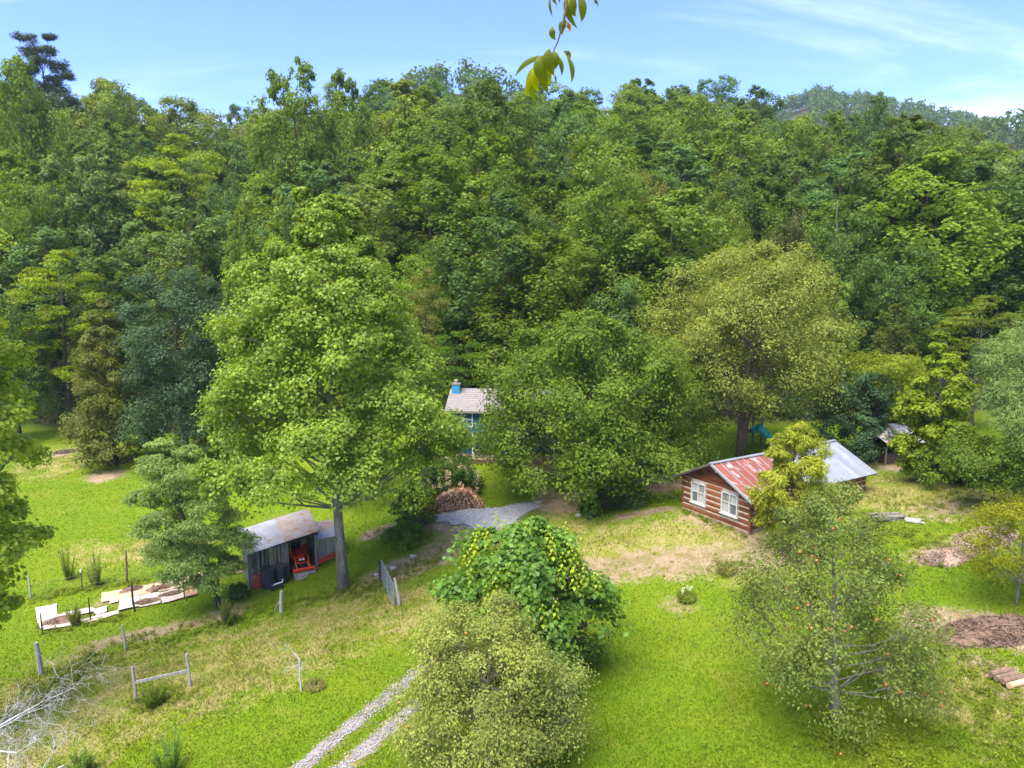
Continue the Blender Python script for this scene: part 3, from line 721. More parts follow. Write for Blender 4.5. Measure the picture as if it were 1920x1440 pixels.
great, *_ = yard_tree(1, (645, 1105), 338, 530, 902, 'tulip_poplar', 'great bright green poplar with a tall pointed crown beside the open shed', (0.190, 0.262, 0.048),
          'great', 112, 18, 62, cx=624, leaf=.172, asp=.9, r0=.29, limb=.5, flare=1.3, lobe=.23, sub=.42, sink=.74, tw=.3, leafmat='leaf_glossy', twigs=.15, bark='bark', inner=.15, top=.93, wig=.01)
yard_tree(2, (350, 868), 505, 225, 845, 'oak_tree', 'dark blue-green rounded oak at the edge of the lawn', (0.066, 0.112, 0.050), 'round', 40, 20, 48, leaf=.24, asp=.6, lobe=.4, sub=.4, bark='bark_dark', twigs=.1)
yard_tree(3, (215, 872), 540, 150, 882, 'sourwood_tree', 'olive cone-shaped tree with pale tips next to the dark oak', (0.135, 0.152, 0.036), 'cone', 56, 14, 40, leaf=.28, asp=.4, lobe=.36, sub=.5, up=.5, bark='bark_dark', twigs=.1)
yard_tree(4, (-48, 1330), 130, 285, 1250, 'young_poplar', 'light green leafy tree cut off by the picture edge beside the garden', (0.300, 0.365, 0.060), 'column', 60, 18, 42, depth=27.0, leaf=.19, asp=.95, lobe=.36, sub=.42, leafmat='leaf_glossy')
yard_tree(5, (415, 1140), 822, 172, 1095, 'mimosa_tree', 'feathery grey-green tree leaning over the garden fence', (0.220, 0.300, 0.100), 'round', 34, 15, 76, cx=326, leaf=.22, asp=.3, r0=.12, limb=.6, mode='radial', droop=.5,
          lobe=.42, sub=.55, flat=.4, leafmat='leaf_soft', bark='bark_dark', twigs=.3, spreadz=.6)
yard_tree(6, (1110, 930), 592, 446, 882, 'lawn_tree', 'broad dome-shaped green tree on the lawn between the blue house and the cabin', (0.120, 0.175, 0.030), 'dome', 78, 22, 46, cx=1084, leaf=.22, asp=.6, r0=.24, limb=.6, lobe=.27, sub=.42,
          stems=3, bark='bark', twigs=.25, leafmat='leaf_soft')
yard_tree(7, (1385, 857), 464, 372, 762, 'olive_maple', 'big rounded olive-yellow maple behind the log cabin', (0.200, 0.230, 0.056), 'round', 70, 22, 44, cx=1402, leaf=.20, asp=.6, limb=.8, r0=.30, lobe=.32, sub=.4, stems=2, bark='bark_brown', twigs=.15, leafmat='leaf_soft')
yard_tree(8, (1478, 1040), 782, 132, 1010, 'sumac_tree', 'yellow-green tree with drooping leaf bunches in front of the cabin roof', (0.265, 0.295, 0.050), 'ovoid', 34, 12, 60, depth=34.0, leaf=.26, asp=.22, r0=.09, mode='radial', droop=.55,
          lobe=.36, sub=.5, leafmat='leaf_soft', bark='bark_brown')
apple, Ta, pa, Ha, Ra = yard_tree(9, (1568, 1350), 905, 405, 1280, 'apple_tree', 'airy apple tree dotted with red apples in the near grass', (0.150, 0.185, 0.048), 'poplar', 46, 18, 38, cx=1528, leaf=.115, asp=.5, r0=.12, limb=.5, lobe=.27, sub=.66, flat=.8,
          bark='bark', twigs=.6, top=.9, wig=.03, leafmat='leaf_soft')
plum, Tp, pp, Hp, Rp = yard_tree(10, (918, 1448), 1135, 350, 1400, 'fruit_tree', 'pale grey-green small-leaved fruit tree beside the wheel tracks', (0.225, 0.255, 0.070), 'dome', 60, 24, 34, leaf=.102, asp=.5, limb=.6, r0=.12, lobe=.30, sub=.55, flat=.8,
          bark='bark', twigs=.5, leafmat='leaf_soft')
big, Tl, pl_, Hl, Rl = yard_tree(11, (980, 1285), 985, 335, 1260, 'redbud_tree', 'bushy tree with large glossy leaves and yellow shoots behind the fruit tree', (0.125, 0.215, 0.045), 'dome', 40, 18, 28, leaf=.21, asp=.8, r0=.12, lobe=.34, sub=.42,
          leafmat='leaf_glossy', bark='bark_brown', up=.9, twigs=.4)
# upright yellow shoots on that bush
rs = np.random.default_rng(3); P_, N_, A_, L_ = [], [], [], []
for k in range(64):
    a = rs.uniform(0, 6.28); t = rs.uniform(0, 1) ** .6; r = Rl * .88 * math.sqrt(t)
    zt = Hl * (1 - .5 * (r / Rl) ** 2) * 1.03 + rs.uniform(.2, .8)
    for j in range(16):
        u = j / 16; ang = j * 2.4
        P_.append((r * math.cos(a) + .10 * math.cos(ang), r * math.sin(a) + .10 * math.sin(ang), zt - .9 + u * .95))
        N_.append((math.cos(ang) * .6, math.sin(ang) * .6, .8)); A_.append((math.cos(ang), math.sin(ang), -.5)); L_.append(.22 * (1 - .45 * u))
L_ = np.array(L_); loose_part(big, 'young_shoots', np.array(P_), np.array(N_), np.array(A_), L_, L_ * .75, 'leaf_glossy', (0.235, 0.300, 0.036))['kind'] = 'stuff'
# apples: each one its own
ap = MB().lathe((0, 0, 0), [(.004, -.036), (.028, -.032), (.042, -.008), (.040, .016), (.022, .034), (.004, .028)], 8)
M['apple'] = surf('apple_skin', (0.40, 0.05, 0.025), (0.42, 0.16, 0.045), 12, .35, bump=0, spec=.5)
ame = ap.mesh('apple', M['apple'], True)
ra = np.random.default_rng(12); cv = np.empty(len(Ta['crown'].vertices) * 3, np.float32); Ta['crown'].vertices.foreach_get('co', cv); cv = cv.reshape(-1, 3)
side = cv[cv[:, 1] < -.2 * Ra]
for k in range(46):
    o = bpy.data.objects.new('apple', ame); o.location = tuple(side[ra.integers(len(side))] + np.array([0, -.12, -.05])); link(o, apple)
cvp = np.empty(len(Tp['crown'].vertices) * 3, np.float32); Tp['crown'].vertices.foreach_get('co', cvp); cvp = cvp.reshape(-1, 3); sidep = cvp[cvp[:, 1] < -.1 * Rp]
M['fruit'] = surf('ripe_fruit', (0.62, 0.30, 0.03), (0.60, 0.16, 0.04), 12, .4, bump=0, spec=.4); fme = ap.mesh('fruit', M['fruit'], True)
for k in range(14):
    o = bpy.data.objects.new('fruit', fme); o.scale = (.75,) * 3; o.location = tuple(sidep[ra.integers(len(sidep))] + np.array([0, -.08, -.03])); link(o, plum)

yard_tree(13, (1748, 905), 590, 150, 880, 'young_poplar', 'lime-green cone-shaped young tree near the tin shack', (0.185, 0.240, 0.034), 'cone', 46, 14, 36, leaf=.24, asp=.6, lobe=.34, sub=.46, up=.9, leafmat='leaf_soft', bark='bark')
yard_tree(14, (1945, 985), 600, 300, 850, 'pine_tree', 'soft-needled pine reaching in from the picture edge', (0.145, 0.205, 0.060), 'round', 40, 14, 80, depth=36.0, leaf=.26, asp=.12, mode='radial', lobe=.36, sub=.5, flat=.6, leafmat='needle', bark='bark_brown', twigs=.6)
yard_tree(15, (1868, 958), 835, 150, 915, 'small_tree', 'airy little tree with a leaning trunk on the slope past the cabin', (0.125, 0.180, 0.034), 'flat', 28, 14, 36, cx=1835, leaf=.15, asp=.5, lobe=.4, sub=.55, r0=.09, bark='bark_dark', twigs=.6)
yard_tree(16, (1765, 905), 828, 140, 900, 'crape_myrtle', 'green bush with reddish tips in front of the tin shack', (0.140, 0.200, 0.032), 'dome', 24, 14, 30, leaf=.17, asp=.5, lobe=.36, sub=.5, cat='shrub', bark='bark_brown')
yard_tree(17, (1905, 1135), 935, 200, 1080, 'small_tree', 'thin yellow-green sapling at the picture edge by the wood chips', (0.185, 0.200, 0.022), 'round', 30, 14, 40, leaf=.11, asp=.4, lobe=.4, sub=.6, r0=.05, bark='bark', twigs=.7, flat=.5)
yard_tree(18, (1600, 868), 690, 150, 862, 'holly_tree', 'dark dense evergreen between the cabin roof and the tin shack', (0.060, 0.110, 0.046), 'dome', 34, 16, 36, leaf=.20, asp=.5, lobe=.36, sub=.44, bark='bark_dark', twigs=.1)
yard_tree(19, (1640, 858), 668, 170, 760, 'locust_tree', 'flat-topped lime-green tree behind the dark evergreen', (0.185, 0.225, 0.030), 'flat', 24, 14, 40, leaf=.22, asp=.4, lobe=.4, sub=.55, flat=.35, spreadz=.4, bark='bark_dark', twigs=.2)
yard_tree(20, (1690, 850), 760, 120, 848, 'hazel_bush', 'dense green bush behind the tin shack roof', (0.085, 0.140, 0.036), 'dome', 22, 14, 30, leaf=.2, asp=.6, lobe=.4, sub=.46, cat='shrub', bark='bark_dark')
yard_tree(21, (1260, 880), 660, 180, 850, 'understory_tree', 'green tree filling the gap between the lawn tree and the olive maple', (0.125, 0.165, 0.028), 'round', 30, 14, 36, leaf=.2, asp=.6, lobe=.4, sub=.46, bark='bark_dark')

hyd, Th, ph, Hh, Rh = yard_tree(22, (848, 928), 862, 118, 925, 'hydrangea_bush', 'bush with cream flower heads behind the firewood pile', (0.085, 0.155, 0.036), 'dome', 26, 14, 30, leaf=.17, asp=.6, lobe=.36, sub=.46, cat='shrub', bark='bark_brown')
rs = np.random.default_rng(4); n = 46; c_ = np.column_stack([rs.uniform(-1, .9, n) * Rh, rs.uniform(-1, .1, n) * Rh, np.zeros(n)])
c_[:, 2] = Hh * np.clip(1.02 - .55 * (np.hypot(c_[:, 0], c_[:, 1]) / Rh) ** 2, .2, 1)
P_ = np.repeat(c_, 26, 0) + rs.normal(size=(n * 26, 3)) * np.array([.09, .09, .12])
loose_part(hyd, 'blossoms', P_, rs.normal(size=P_.shape) + np.array([0, -.3, .6]), rs.normal(size=P_.shape), .085, .08, 'leaf_soft', (0.70, 0.60, 0.42))
def stem_plant(seed, base, top_py, wpx, name, label, color):
    """upright stems with narrow leaves all the way up"""
    p = on_ground(*base); H = at(base[0], top_py, p.y)[2] - p.z; R = wpx * p.y / F / 2; rng = np.random.default_rng(seed)
    o = empty(name, p, 0, label, 'plant'); ns_ = int(12 + R * 18); P_, N_, A_, L_ = [], [], [], []
    for k in range(ns_):
        a = rng.uniform(0, 6.28); r = R * math.sqrt(rng.random()); h = H * (1 - .45 * (r / R) ** 2) * rng.uniform(.6, 1.05); bx, by = r * .35 * math.cos(a), r * .35 * math.sin(a); tx, ty = r * math.cos(a), r * math.sin(a)
        child_ = MB().tube([(bx, by, -.05), ((bx + tx) / 2, (by + ty) / 2, h * .55), (tx, ty, h)], [.012, .009, .004], 4, False); child_.build('stem', M['bark_brown'], o)
        for j in range(56):
            u = .12 + .88 * j / 56; b_ = j * 2.4 + rng.uniform(-.4, .4); l_ = .19 * rng.uniform(.6, 1.1) * (1.1 - .55 * u)
            d = np.array([math.cos(b_), math.sin(b_), rng.uniform(.1, .9)]); c = np.array([bx + (tx - bx) * u, by + (ty - by) * u, h * u]) + d / np.linalg.norm(d) * l_ * .5
            P_.append(c); A_.append(d); N_.append(np.array([-.5 * math.cos(b_), -.5 * math.sin(b_), .8]) + rng.normal(size=3) * .2); L_.append(l_)
    L_ = np.array(L_); me_ = leaves_mesh('foliage', np.array(P_), np.array(N_), np.array(A_), L_, L_ * .32, M['leaf_soft']); f = bpy.data.objects.new('foliage', me_); f.color = (*color, 1); link(f, o)
for sd, bs, tp, w, hbp, nm, lab, colr in [
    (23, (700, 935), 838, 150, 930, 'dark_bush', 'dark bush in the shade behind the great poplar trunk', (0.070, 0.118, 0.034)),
    (24, (776, 988), 908, 78, 985, 'leafy_bush', 'loose green bush at the end of the firewood pile', (0.115, 0.165, 0.034)),
    (25, (760, 1024), 984, 82, 1022, 'low_bush', 'low spreading bush on the lawn below the firewood pile', (0.120, 0.185, 0.030)),
    (26, (1106, 968), 932, 46, 967, 'leafy_bush', 'small green bush at the foot of the lawn tree', (0.095, 0.165, 0.030)),
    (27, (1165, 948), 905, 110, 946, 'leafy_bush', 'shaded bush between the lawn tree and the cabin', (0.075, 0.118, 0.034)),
    (28, (128, 1088), 1010, 36, 1085, 'garden_plant', 'tall leafy plant in the garden, the paler of the two', (0.150, 0.215, 0.036)),
    (29, (180, 1100), 1022, 34, 1095, 'garden_sapling', 'thin green sapling in the garden beside the wire fence', (0.150, 0.215, 0.044)),
    (30, (140, 1172), 1120, 46, 1168, 'flowering_bush', 'small garden bush with yellow flowers among the cardboard', (0.190, 0.235, 0.044)),
    (31, (318, 1450), 1358, 78, 1445, 'tall_weed', 'tall narrow-leaved weed in the near pasture, the larger of two', (0.160, 0.270, 0.050)),
    (32, (155, 1455), 1395, 60, 1450, 'tall_weed', 'tall narrow-leaved weed near the bare grey branches, the smaller of two', (0.170, 0.260, 0.050)),
    (33, (1852, 905), 850, 110, 903, 'leafy_bush', 'green bush under the pine at the picture edge', (0.105, 0.170, 0.030)),
    (34, (448, 1122), 1096, 34, 1120, 'leafy_bush', 'straggly green bush at the near corner of the shed', (0.135, 0.175, 0.044)),
    (35, (290, 1325), 1272, 60, 1322, 'weed_clump', 'leafy weeds growing up the wooden fence brace', (0.150, 0.205, 0.026)),
    (36, (1905, 905), 830, 90, 900, 'leafy_bush', 'pale green bush at the picture edge past the slope', (0.130, 0.190, 0.045)),
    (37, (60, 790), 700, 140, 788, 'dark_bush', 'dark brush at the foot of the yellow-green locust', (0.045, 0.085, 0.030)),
    (38, (425, 1172), 1120, 60, 1168, 'weed_clump', 'brushy growth around the foot of the feathery tree', (0.115, 0.160, 0.034)),
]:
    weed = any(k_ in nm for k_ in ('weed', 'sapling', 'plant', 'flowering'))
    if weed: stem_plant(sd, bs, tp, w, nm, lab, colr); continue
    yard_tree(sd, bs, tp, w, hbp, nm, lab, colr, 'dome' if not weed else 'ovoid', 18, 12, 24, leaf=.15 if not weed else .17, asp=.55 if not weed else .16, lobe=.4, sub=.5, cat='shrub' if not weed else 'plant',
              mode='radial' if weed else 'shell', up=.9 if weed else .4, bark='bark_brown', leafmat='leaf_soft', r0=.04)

# undergrowth along the foot of the wood, too dense to count
def undergrowth():
    rng = np.random.default_rng(21); n = 900
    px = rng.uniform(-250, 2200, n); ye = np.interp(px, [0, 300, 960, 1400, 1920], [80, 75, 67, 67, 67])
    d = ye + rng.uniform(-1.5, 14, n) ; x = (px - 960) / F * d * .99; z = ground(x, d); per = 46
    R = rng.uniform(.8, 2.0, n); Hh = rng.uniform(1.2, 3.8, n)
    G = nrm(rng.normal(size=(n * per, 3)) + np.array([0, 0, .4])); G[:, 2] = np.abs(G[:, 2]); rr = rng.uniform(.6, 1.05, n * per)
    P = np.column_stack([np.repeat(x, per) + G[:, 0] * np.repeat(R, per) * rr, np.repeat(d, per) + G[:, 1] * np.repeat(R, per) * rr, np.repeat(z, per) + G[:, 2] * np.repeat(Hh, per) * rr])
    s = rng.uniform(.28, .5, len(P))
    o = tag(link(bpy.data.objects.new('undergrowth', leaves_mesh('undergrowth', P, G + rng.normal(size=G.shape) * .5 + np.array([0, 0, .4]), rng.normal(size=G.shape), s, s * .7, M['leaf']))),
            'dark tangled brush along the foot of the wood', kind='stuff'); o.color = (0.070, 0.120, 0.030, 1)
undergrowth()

# two bare dead trees on the slope, bare grey branches at the picture edge, thin dead sapling
def bare_tree(rng, mb, p, d, L, r, depth, spread=.55, kids=3, curl=.25, grav=0.0):
    pts, rad = [p], [r]; q = Vector(p); dd = Vector(d).normalized()
    for i in range(4):
        dd = (dd + Vector(rng.normal(size=3)) * curl * .5 + Vector((0, 0, -grav))).normalized(); q = q + dd * L / 4; pts.append(q.copy()); rad.append(r * (1 - .16 * (i + 1)))
    mb.tube(pts, rad, 5 if r > .02 else 3, False)
    if depth <= 0: return
    for k in range(kids):
        j = rng.integers(1, 5); nd = (dd + Vector(rng.normal(size=3)) * spread).normalized()
        bare_tree(rng, mb, pts[j], nd, L * rng.uniform(.5, .8), max(.004, rad[j] * .62), depth - 1, spread, kids, curl, grav)
for sd, (px, pb, ptop, d), lab in [(51, (1575, 425, 318, 77), 'bare dead tree on the wooded slope, the slimmer of two'), (52, (1597, 425, 312, 77.5), 'bare dead tree on the wooded slope, the paler forked one')]:
    p = at(px, ptop, d); zg = gz(p[0], p[1]); H = p[2] - zg; rng = np.random.default_rng(sd); mb = MB()
    mb.tube([(0, 0, -.3), (.2, 0, H * .4), (.1, 0, H * .75)], [.16, .12, .07], 7, False)
    for k in range(3): bare_tree(rng, mb, Vector((.12, 0, H * (.5 + .08 * k))), Vector((rng.normal() * .25, -.15, 1)), H * .2, .05, 1, .3, 2)
    o = empty('dead_tree', (p[0], p[1], zg), 0, lab, 'tree'); mb.build('trunk', M['bark'], o, True)
p0 = at(-95, 1400, 20.5); zg = gz(p0[0], p0[1]); dead = empty('dead_tree', (p0[0], p0[1], zg), 0, 'bare silver-grey dead branches reaching in at the bottom corner', 'tree')
mb = MB(); mb.tube([(0, 0, -.3), (-.1, .1, 1.5), (.05, 0, 3.2), (.1, .1, 4.4)], [.22, .17, .13, .06], 8, False); mb.build('trunk', M['bark_dead'], dead, True)
for sd, (z0, d, L, r, dep) in enumerate([(3.5, (1, .2, .22), 2.5, .06, 4), (3.1, (1, .45, .05), 2.4, .05, 4), (2.7, (1, -.2, .02), 2.3, .05, 3), (2.0, (1, .1, .05), 3.0, .055, 3), (1.6, (1, -.3, -.1), 2.2, .05, 4), (1.0, (1, -.5, -.05), 2.1, .05, 4), (3.9, (.8, .2, .6), 1.6, .04, 4)]):
    mb = MB(); bare_tree(np.random.default_rng(60 + sd), mb, Vector((0, 0, z0)), Vector(d), L, r, dep, .62, 4 if dep == 4 else 3, .35, .015); mb.build('branch', M['bark_dead'], dead, True)
p = on_ground(565, 1298); mb = MB(); rng = np.random.default_rng(71)
mb.tube([(0, 0, -.1), (-.03, 0, .8), (.0, 0, 1.5)], [.035, .028, .016], 6, False)
for k in range(7): bare_tree(rng, mb, Vector((-.02, 0, .7 + .12 * k)), Vector((rng.normal(), rng.normal(), .8)), .55, .012, 2, .6, 3)
o = empty('thin_sapling', p, 0, 'thin whitish leafless sapling in the near pasture', 'tree'); mb.build('trunk', M['bark_dead'], o, True)

# ------------------------------------------------------------------ grass
def tufts(rng, n, x, y, h, w, spread):
    """blades as single triangles leaning at random"""
    z = ground(x, y); a = rng.uniform(0, 6.28, n); b = rng.uniform(0, 6.28, n); l = spread * h * rng.uniform(.2, 1, n)
    B = np.column_stack([np.cos(a), np.sin(a), np.zeros(n)]) * (w / 2)[:, None]; P = np.column_stack([x, y, z - .01])
    V = np.stack([P - B, P + B, P + np.column_stack([np.cos(b) * l, np.sin(b) * l, h])], 1).reshape(-1, 3)
    return V
def grass():
    rng = np.random.default_rng(31); n = 480000
    y = 16 + 62 * rng.random(n) ** 1.9; x = rng.uniform(-.78, .78, n) * y * 1.02
    di, dr, wo = cover(x, y)
    ok = rng.random(n) > np.clip(di * 1.15, 0, 1); ok &= wo < .4
    ok &= ~in_poly(x, y, gp)
    for r in RUTS: ok &= dist_line(x, y, r[:7]) > .20 + .16 * rng.random(n)
    x, y, di, dr = x[ok], y[ok], di[ok], dr[ok]; n = len(x)
    rough = np.clip(dr * 1.3, 0, 1); k = .5 + .5 * np.sin(x * 1.1 + 2 * np.sin(y * .7)) * np.sin(y * 1.3 + x * .4)
    h = (.045 + .05 * rng.random(n)) * (1 + rough * 1.3 * k + .4 * k); w = (.021 + .023 * rng.random(n)) * (1 + y / 60)
    V = tufts(rng, n, x, y, h, w, .9)
    me = mesh_np('grass', V, np.arange(n * 3), np.full(n, 3), M['grass'])
    ca = me.color_attributes.new('cover', 'FLOAT_COLOR', 'POINT')
    ca.data.foreach_set('color', np.repeat(np.column_stack([di * .5, dr, np.zeros(n), np.ones(n)]), 3, 0).astype(np.float32).ravel())
    tag(link(bpy.data.objects.new('grass', me)), 'short grass of the yard and the near pasture', kind='stuff')
grass()
def weeds():
    """leafy weeds along the fence line, banks and beds"""
    rng = np.random.default_rng(33); bands = [([(170, 1228), (260, 1205), (380, 1185), (470, 1150), (560, 1130), (640, 1112)], 1.0, 260), ([(640, 1112), (700, 1105), (760, 1075), (850, 1040)], .9, 150),
        ([(60, 1290), (120, 1275), (200, 1240)], 1.2, 120), ([(240, 1320), (300, 1318), (370, 1295)], .5, 60), ([(60, 1125), (160, 1105), (260, 1092), (380, 1070)], .5, 150), ([(1700, 960), (1800, 940), (1880, 930)], 2.5, 160),
        ([(1700, 1240), (1780, 1260), (1900, 1330), (1940, 1420)], 2.0, 260), ([(1330, 1070), (1370, 1062), (1400, 1060)], .4, 40), ([(1285, 960), (1340, 985), (1395, 1008)], .4, 60), ([(1560, 1360), (1650, 1400), (1760, 1430)], 1.6, 160),
        ([(1050, 940), (1180, 945), (1270, 930)], 1.0, 60), ([(700, 1000), (760, 1000), (800, 1010)], .7, 60), ([(80, 1190), (170, 1172), (230, 1160)], .3, 40), ([(530, 1075), (560, 1085)], .2, 10), ([(1640, 1000), (1720, 1010), (1760, 1060)], 1.5, 120)]
    Ps, Ns, As, Ls = [], [], [], []
    for pix, w, n in bands:
        pts = poly_w(pix); seg = rng.integers(0, len(pts) - 1, n); t = rng.random(n)
        for i in range(n):
            q = pts[seg[i]].lerp(pts[seg[i] + 1], t[i]); x, y = q.x + rng.normal() * w * .6, q.y + rng.normal() * w * .6; z = gz(x, y)
            r = rng.uniform(.08, .28); h = rng.uniform(.1, .42); k = 26; g = nrm(rng.normal(size=(k, 3)) + np.array([0, 0, .5])); g[:, 2] = np.abs(g[:, 2])
            Ps.append(np.array([x, y, z]) + g * np.array([r, r, h]) * rng.uniform(.5, 1, (k, 1))); Ns.append(g + rng.normal(size=(k, 3)) * .4 + np.array([0, 0, .5])); As.append(g + rng.normal(size=(k, 3)) * .6); Ls.append(rng.uniform(.06, .14, k))
    for i in range(900):                       # odd clumps all over the lawn and pasture
        y = 17 + 45 * rng.random() ** 1.5; x = rng.uniform(-.74, .74) * y; z = gz(x, y); r = rng.uniform(.05, .2); h = rng.uniform(.05, .16); k = 22
        g = nrm(rng.normal(size=(k, 3)) + np.array([0, 0, .5])); g[:, 2] = np.abs(g[:, 2])
        Ps.append(np.array([x, y, z]) + g * np.array([r, r, h]) * rng.uniform(.5, 1, (k, 1))); Ns.append(g + rng.normal(size=(k, 3)) * .4 + np.array([0, 0, .5])); As.append(g + rng.normal(size=(k, 3)) * .6); Ls.append(rng.uniform(.05, .11, k))
    P, N, A, L = np.vstack(Ps), np.vstack(Ns), np.vstack(As), np.concatenate(Ls)
    o = tag(link(bpy.data.objects.new('weeds', leaves_mesh('weeds', P, N, A, L, L * .45, M['leaf_soft']))), 'leafy weeds along fence lines, banks and beds', kind='stuff'); o.color = (0.155, 0.195, 0.030, 1)
weeds()

def gravel_stones():
    """loose stones on and around the gravel yard and the wheel tracks"""
    rng = np.random.default_rng(41); xs, ys = [], []
    X, Y = rng.uniform(gp[:, 0].min() - .6, gp[:, 0].max() + .6, 9000), rng.uniform(gp[:, 1].min() - .6, gp[:, 1].max() + .6, 9000)
    ok = in_poly(X, Y, gp) | (rng.random(9000) < .10) & (dist_line(X, Y, list(gp) + [gp[0]]) < .6); xs.append(X[ok]); ys.append(Y[ok])
    for r in RUTS:
        for a_, b_ in zip(r[:6], r[1:7]):
            n = int((b_ - a_).length * 110); t = rng.random(n); o = rng.normal(size=n) * .22; d = (b_ - a_).normalized()
            xs.append(a_.x + (b_.x - a_.x) * t - d.y * o); ys.append(a_.y + (b_.y - a_.y) * t + d.x * o)
    x, y = np.concatenate(xs), np.concatenate(ys); n = len(x); z = ground(x, y) + .045; s = rng.uniform(.018, .045, n)
    O = np.array([(1, 0, 0), (0, 1, 0), (-1, 0, 0), (0, -1, 0), (0, 0, .7), (0, 0, -.7)], float)
    a = rng.uniform(0, 6.28, n); ca, sa = np.cos(a), np.sin(a); V = O[None] * s[:, None, None] * rng.uniform(.7, 1.3, (n, 6, 1))
    V = np.stack([V[..., 0] * ca[:, None] - V[..., 1] * sa[:, None], V[..., 0] * sa[:, None] + V[..., 1] * ca[:, None], V[..., 2]], -1) + np.column_stack([x, y, z])[:, None]
    Fc = np.array([(0, 1, 4), (1, 2, 4), (2, 3, 4), (3, 0, 4), (1, 0, 5), (2, 1, 5), (3, 2, 5), (0, 3, 5)]).ravel()
    me = mesh_np('gravel_stones', V.reshape(-1, 3), ((np.arange(n) * 6)[:, None] + Fc[None]).ravel(), np.full(n * 8, 3), surf('gravel_stone', (0.36, 0.35, 0.345), (0.26, 0.25, 0.24), 2, .9, bump=0, rnd=0, island=.4))
    tag(link(bpy.data.objects.new('gravel', me)), 'loose gravel stones on the yard and the wheel tracks', kind='stuff')
gravel_stones()
# ------------------------------------------------------------------ buildings
M['log'] = surf('stained_logs', (0.255, 0.084, 0.028), (0.115, 0.036, 0.017), 1.6, .6, stretch=(.35, 1, 3), c3=(0.34, 0.13, 0.04), scale3=2.2, bump=.4, rnd=.45)
M['gable'] = surf('gable_boards', (0.165, 0.053, 0.022), (0.085, 0.028, 0.015), 1.4, .6, stretch=(.4, 1, 3), c3=(0.34, 0.12, 0.035), scale3=2.0, bump=.3, rnd=.35)
M['chink'] = surf('lime_chinking', (0.52, 0.43, 0.33), (0.42, 0.34, 0.25), 3, .9)
M['rust'] = surf('rusted_metal', (0.27, 0.085, 0.050), (0.40, 0.36, 0.34), 1.1, .6, .2, stretch=(1.4, 2.2, 1), lo=.52, hi=.66, c3=(0.20, 0.055, 0.035), scale3=3.5, bump=.05)
M['tin'] = surf('bright_tin', (0.42, 0.43, 0.445), (0.34, 0.35, 0.37), .7, .38, .45, bump=.03, rnd=.2)
M['tin_old'] = surf('weathered_tin', (0.37, 0.38, 0.42), (0.30, 0.29, 0.31), 1.0, .5, .3, c3=(0.33, 0.24, 0.18), scale3=1.6, bump=.03, rnd=.15)
M['tin_tan'] = surf('stained_tin', (0.35, 0.31, 0.29), (0.31, 0.24, 0.19), 1.2, .6, .2, c3=(0.30, 0.16, 0.085), scale3=1.8, bump=.03, rnd=.15)
M['tin_rust_white'] = surf('rust_streaked_tin', (0.52, 0.50, 0.50), (0.30, 0.12, 0.07), 1.1, .55, .2, stretch=(1, .4, 1), lo=.5, hi=.62, bump=.03)
M['white'] = surf('white_paint', (0.74, 0.72, 0.68), (0.62, 0.60, 0.56), 3, .6, bump=.05, rnd=.1)
M['trim'] = surf('cream_trim', (0.50, 0.48, 0.43), (0.42, 0.40, 0.36), 3, .65, bump=.05, rnd=.1)
M['greywood'] = surf('weathered_wood', (0.235, 0.205, 0.165), (0.14, 0.115, 0.09), 3, .9, stretch=(3, 3, .35), c3=(0.30, 0.28, 0.24), scale3=5, bump=.35, rnd=.5)
M['mosswood'] = surf('lichened_boards', (0.29, 0.28, 0.21), (0.24, 0.25, 0.17), 2, .9, stretch=(3, 3, .4), c3=(0.19, 0.165, 0.13), bump=.3, rnd=.25)
M['postwood'] = surf('silvered_post', (0.40, 0.37, 0.32), (0.28, 0.25, 0.21), 3, .9, stretch=(3, 3, .35), bump=.35, rnd=.3)
M['darkwood'] = surf('dark_wood', (0.075, 0.055, 0.042), (0.045, 0.034, 0.026), 3, .9, stretch=(2, 2, .5), rnd=.3)
M['brownwood'] = surf('brown_wood', (0.21, 0.135, 0.085), (0.14, 0.09, 0.058), 3, .85, stretch=(2, 2, .5), rnd=.3)
M['stone'] = surf('field_stone', (0.50, 0.46, 0.42), (0.36, 0.32, 0.29), 3, .9, bump=.5)
M['brick'] = surf('foundation', (0.34, 0.22, 0.17), (0.25, 0.16, 0.12), 3, .9)
M['blue'] = surf('blue_paint', (0.018, 0.150, 0.270), (0.013, 0.115, 0.215), 2, .6, bump=.1, rnd=.12)
M['blue_chimney'] = surf('blue_chimney_paint', (0.035, 0.250, 0.420), (0.028, 0.200, 0.350), 2, .6, bump=.1)
M['shingle'] = surf('taupe_shingles', (0.25, 0.22, 0.20), (0.20, 0.175, 0.16), 4, .9, rnd=.1)
M['deck'] = surf('deck_boards', (0.34, 0.235, 0.155), (0.26, 0.175, 0.115), 3, .85, rnd=.25)
m, nt, b = new_mat('window_glass'); b.inputs['Base Color'].default_value = (.10, .12, .13, 1); b.inputs['Roughness'].default_value = .08; b.inputs['Specular IOR Level'].default_value = .8; M['glass'] = m
m, nt, b = new_mat('curtained_glass'); b.inputs['Base Color'].default_value = (.36, .38, .35, 1); b.inputs['Roughness'].default_value = .15; b.inputs['Specular IOR Level'].default_value = .6; M['glass_pale'] = m

def child(mb, name, mat, parent, **kw): return mb.build(name, M[mat], parent, **kw)
def local_frame(a, b):
    """origin a, x along a->b (ground plan), y to the back"""
    d = Vector((b[0] - a[0], b[1] - a[1], 0)); return math.atan2(d.y, d.x), d.length

